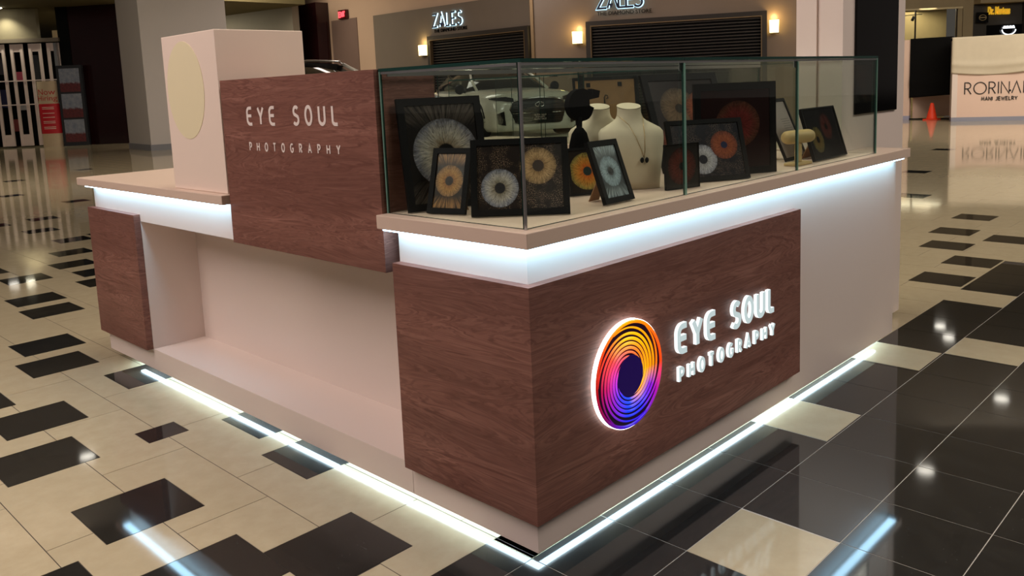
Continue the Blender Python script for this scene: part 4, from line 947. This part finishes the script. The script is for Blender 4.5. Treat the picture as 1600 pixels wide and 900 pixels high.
mb = MB(); cc = fb(.67, 0, .25); mb.lathe([(.14, .03), (.125, .05), (.04, .42), (.032, .435), (.0001, .437)], c=cc, n=24); mb.build('cone_body', plain('safety_orange', (255, 70, 30), .5), cn)
mb = MB(); mb.box(cc[0] - .17, cc[0] + .17, cc[1] - .17, cc[1] + .17, 0, .03); mb.build('cone_base', plain('safety_orange_base', (240, 66, 30), .5), cn, bevel=.008)

# ------------------------------------------------------------------ shops at far right
q0 = Vector((25.6, 10.6, 0)); q1 = Vector((30.6, 4.8, 0)); qu = (q1 - q0).normalized(); qn = Vector((qu.y, -qu.x, 0)); qn = qn if qn.dot(Vector((-1.5, -1.4, 0)) - q0) > 0 else -qn
fq = plane_fn(q0, qu, qn)
MSAND = plain('sand_stone_wall', (176, 158, 124), .7, 0, .3, .08, 3)
def qwall(name, u0, u1, z0, z1, d0, d1, m):
    mb = MB(); mb.prism([(u0, z0), (u1, z0), (u1, z1), (u0, z1)], fq, d0, d1); return struct(mb.build(name, m))
qwall('wall_sand_left', -3, 2.2, 0, 6, 0, -.3, MSAND)
qwall('wall_sand_header', 2.2, 4.68, 3.26, 6, 0, -.3, MSAND)
qwall('wall_sand_pier', 4.36, 4.68, 0, 3.26, .0, -.3, MSAND)
qwall('wall_empty_shop_back', 2.0, 4.5, 0, 3.4, -1.5, -1.6, plain('bare_shop_wall', (214, 190, 140), .8))
qwall('trim_shop_bulkhead', 4.68, 9.5, 3.30, 6, .45, -.3, MSAND)
qwall('wall_boot_shop', 4.68, 9.5, 0, 3.30, 0, -.3, plain('dark_grey_shop_panel', (66, 62, 56), .6))
gs = thing('glass_shopfront', 'lit empty glass fronted shop behind the black cover', 'shop window', fq(3.3, 0, 0))
for a, b in ((2.22, 2.87), (2.91, 4.15)):
    mb = MB(); mb.prism([(a, .02), (b, .02), (b, 3.2), (a, 3.2)], fq, -.05, -.062); mb.build('glass_pane', MGLASS, gs)
for a in (2.87, 4.16):
    mb = MB(); mb.prism([(a, .02), (a + .035, .02), (a + .035, 3.2), (a, 3.2)], fq, -.03, -.08); mb.build('mullion', MDKFR, gs)
mb = MB(); mb.prism([(2.22, 3.2), (4.34, 3.2), (4.34, 3.255), (2.22, 3.255)], fq, .03, -.1); mb.build('header_bar', plain('cream_header', (232, 214, 170), .5), gs)
mb = MB(); mb.prism([(4.2, .02), (4.34, .02), (4.34, 3.2), (4.2, 3.2)], fq, .0, -.1); mb.build('side_jamb', MSAND, gs)
tl = thing('track_light', 'ceiling track with two dark spot heads inside the empty glass shop', 'ceiling light', fq(2.9, 3.1, -.8))
mb = MB(); mb.tube([fq(2.3, 3.08, -.8), fq(3.4, 3.12, -.8)], .012, 6); mb.build('track', MBLK, tl)
for a in (2.68, 3.08):
    mb = MB(); mb.tube([fq(a, 2.92, -.8), fq(a + .06, 3.06, -.8)], .045, 8); mb.build('spot_head', MBLK, tl)
sh = bpy.data.lights.new('empty_shop_lamp', 'AREA'); sh.energy = 26; sh.size = 1.5; sh.color = (1, .86, .6)
so2 = bpy.data.objects.new('empty_shop_lamp', sh); C.objects.link(so2); so2.location = fq(3.2, 3.25, -.75)
bt = thing('boot_shop_sign', 'yellow Dr. Martens lettering on the dark grey shop front at far right', 'sign', fq(5.47, 2.95, .03))
MYEL = plain('yellow_sign_face', (236, 186, 44), .5, 0, .3)
MYEL = NT('yellow_lit_sign').pbsdf(srgb(232, 184, 50), .5, 0, .3, emit=srgb(240, 190, 50), estr=.45)
font_mesh('Dr. Martens', .33, lambda u, v, d: fq(5.10 + u, 2.97 + v - u * .02, d), .06, MYEL, bt, 'lettering', extrude=.03, offset=.012, sx=.42)
bl = thing('blade_sign', 'black square hanging sign with pale oval mark beside the yellow lettering', 'sign', fq(4.88, 2.85, .2))
mb = MB(); mb.prism([(4.70, 2.72), (5.06, 2.70), (5.06, 3.02), (4.70, 3.04)], fq, .20, .14); mb.build('sign_panel', MBLK, bl)
mb = MB(); mb.tube([fq(4.88 + .11 * math.cos(a), 2.865 + .085 * math.sin(a), .205) for a in [2 * PI * k / 24 for k in range(25)]], .012, 6, cap=False); mb.build('oval_mark', plain('tan_sign_mark', (170, 150, 110), .6), bl)
mb = MB(); mb.prism([(4.78, 2.85), (4.98, 2.85), (4.98, 2.885), (4.78, 2.885)], fq, .212, .2); mb.build('mark_bar', plain('tan_sign_bar', (170, 150, 110), .6), bl)
dw = thing('dark_shop_window', 'dark window below the yellow lettering', 'shop window', fq(5.6, 2.3, .02))
mb = MB(); mb.prism([(5.10, 0), (6.2, 0), (6.2, 2.62), (5.10, 2.62)], fq, .03, .005); mb.build('window_glass', MSCREEN, dw)
mb = MB(); mb.prism([(6.2, 0), (6.26, 0), (6.26, 3.3), (6.2, 3.3)], fq, .05, .005); mb.build('window_edge', MDKFR, dw)
rs_ = thing('round_lit_sign', 'round white lit sign glowing in the dark window at far right', 'sign', fq(5.76, 2.44, .08))
MLW = emit('white_neon', (.9, .95, 1.0), 3.0)
mb = MB(); mb.tube([fq(5.76 + .21 * math.cos(a), 2.46 + .16 * math.sin(a), .09) for a in [PI + PI * k / 16 for k in range(17)]], .016, 6); mb.build('lit_arc', MLW, rs_)
mb = MB(); mb.prism([(5.58, 2.50), (5.94, 2.50), (5.94, 2.53), (5.58, 2.53)], fq, .10, .06)
for a in (5.60, 5.69, 5.78, 5.87): mb.prism([(a, 2.53), (a + .06, 2.53), (a + .05, 2.58), (a + .01, 2.58)], fq, .10, .06)
mb.build('lit_mark', MLW, rs_)
# ------------------------------------------------------------------ ceiling downlights of the hall
MDL = emit('hall_downlight_lens', (1, .93, .8), 10)
for i, (x, y, lab) in enumerate([(18.6, 3.4, 'in front of the pink kiosk'), (14.04, 3.5, 'over the right aisle'), (23.5, 6.2, 'above the black cover'), (22.6, 5.7, 'above the orange cone'), (4.06, 16.8, 'over the cream floor at left'), (6.84, 31.8, 'nearest the folding gate'), (6.2, 29.0, 'before the poster rack')]):
    zc = 5.995 if y < 28 else 4.415
    mb = MB(); mb.lathe([(.15, 0), (.19, -.012), (.21, 0)], c=(x, y, zc), n=24); 
    T = thing('hall_downlight', 'round recessed hall downlight ' + lab, 'ceiling light', (x, y, zc), 0, 'hall downlights')
    mb.build('trim_ring', MCOL, T); m2_ = MB(); m2_.face([(x + .15 * math.cos(2 * PI * k / 24), y + .15 * math.sin(2 * PI * k / 24), zc - .002) for k in range(24)]); m2_.build('lens', MDL, T)
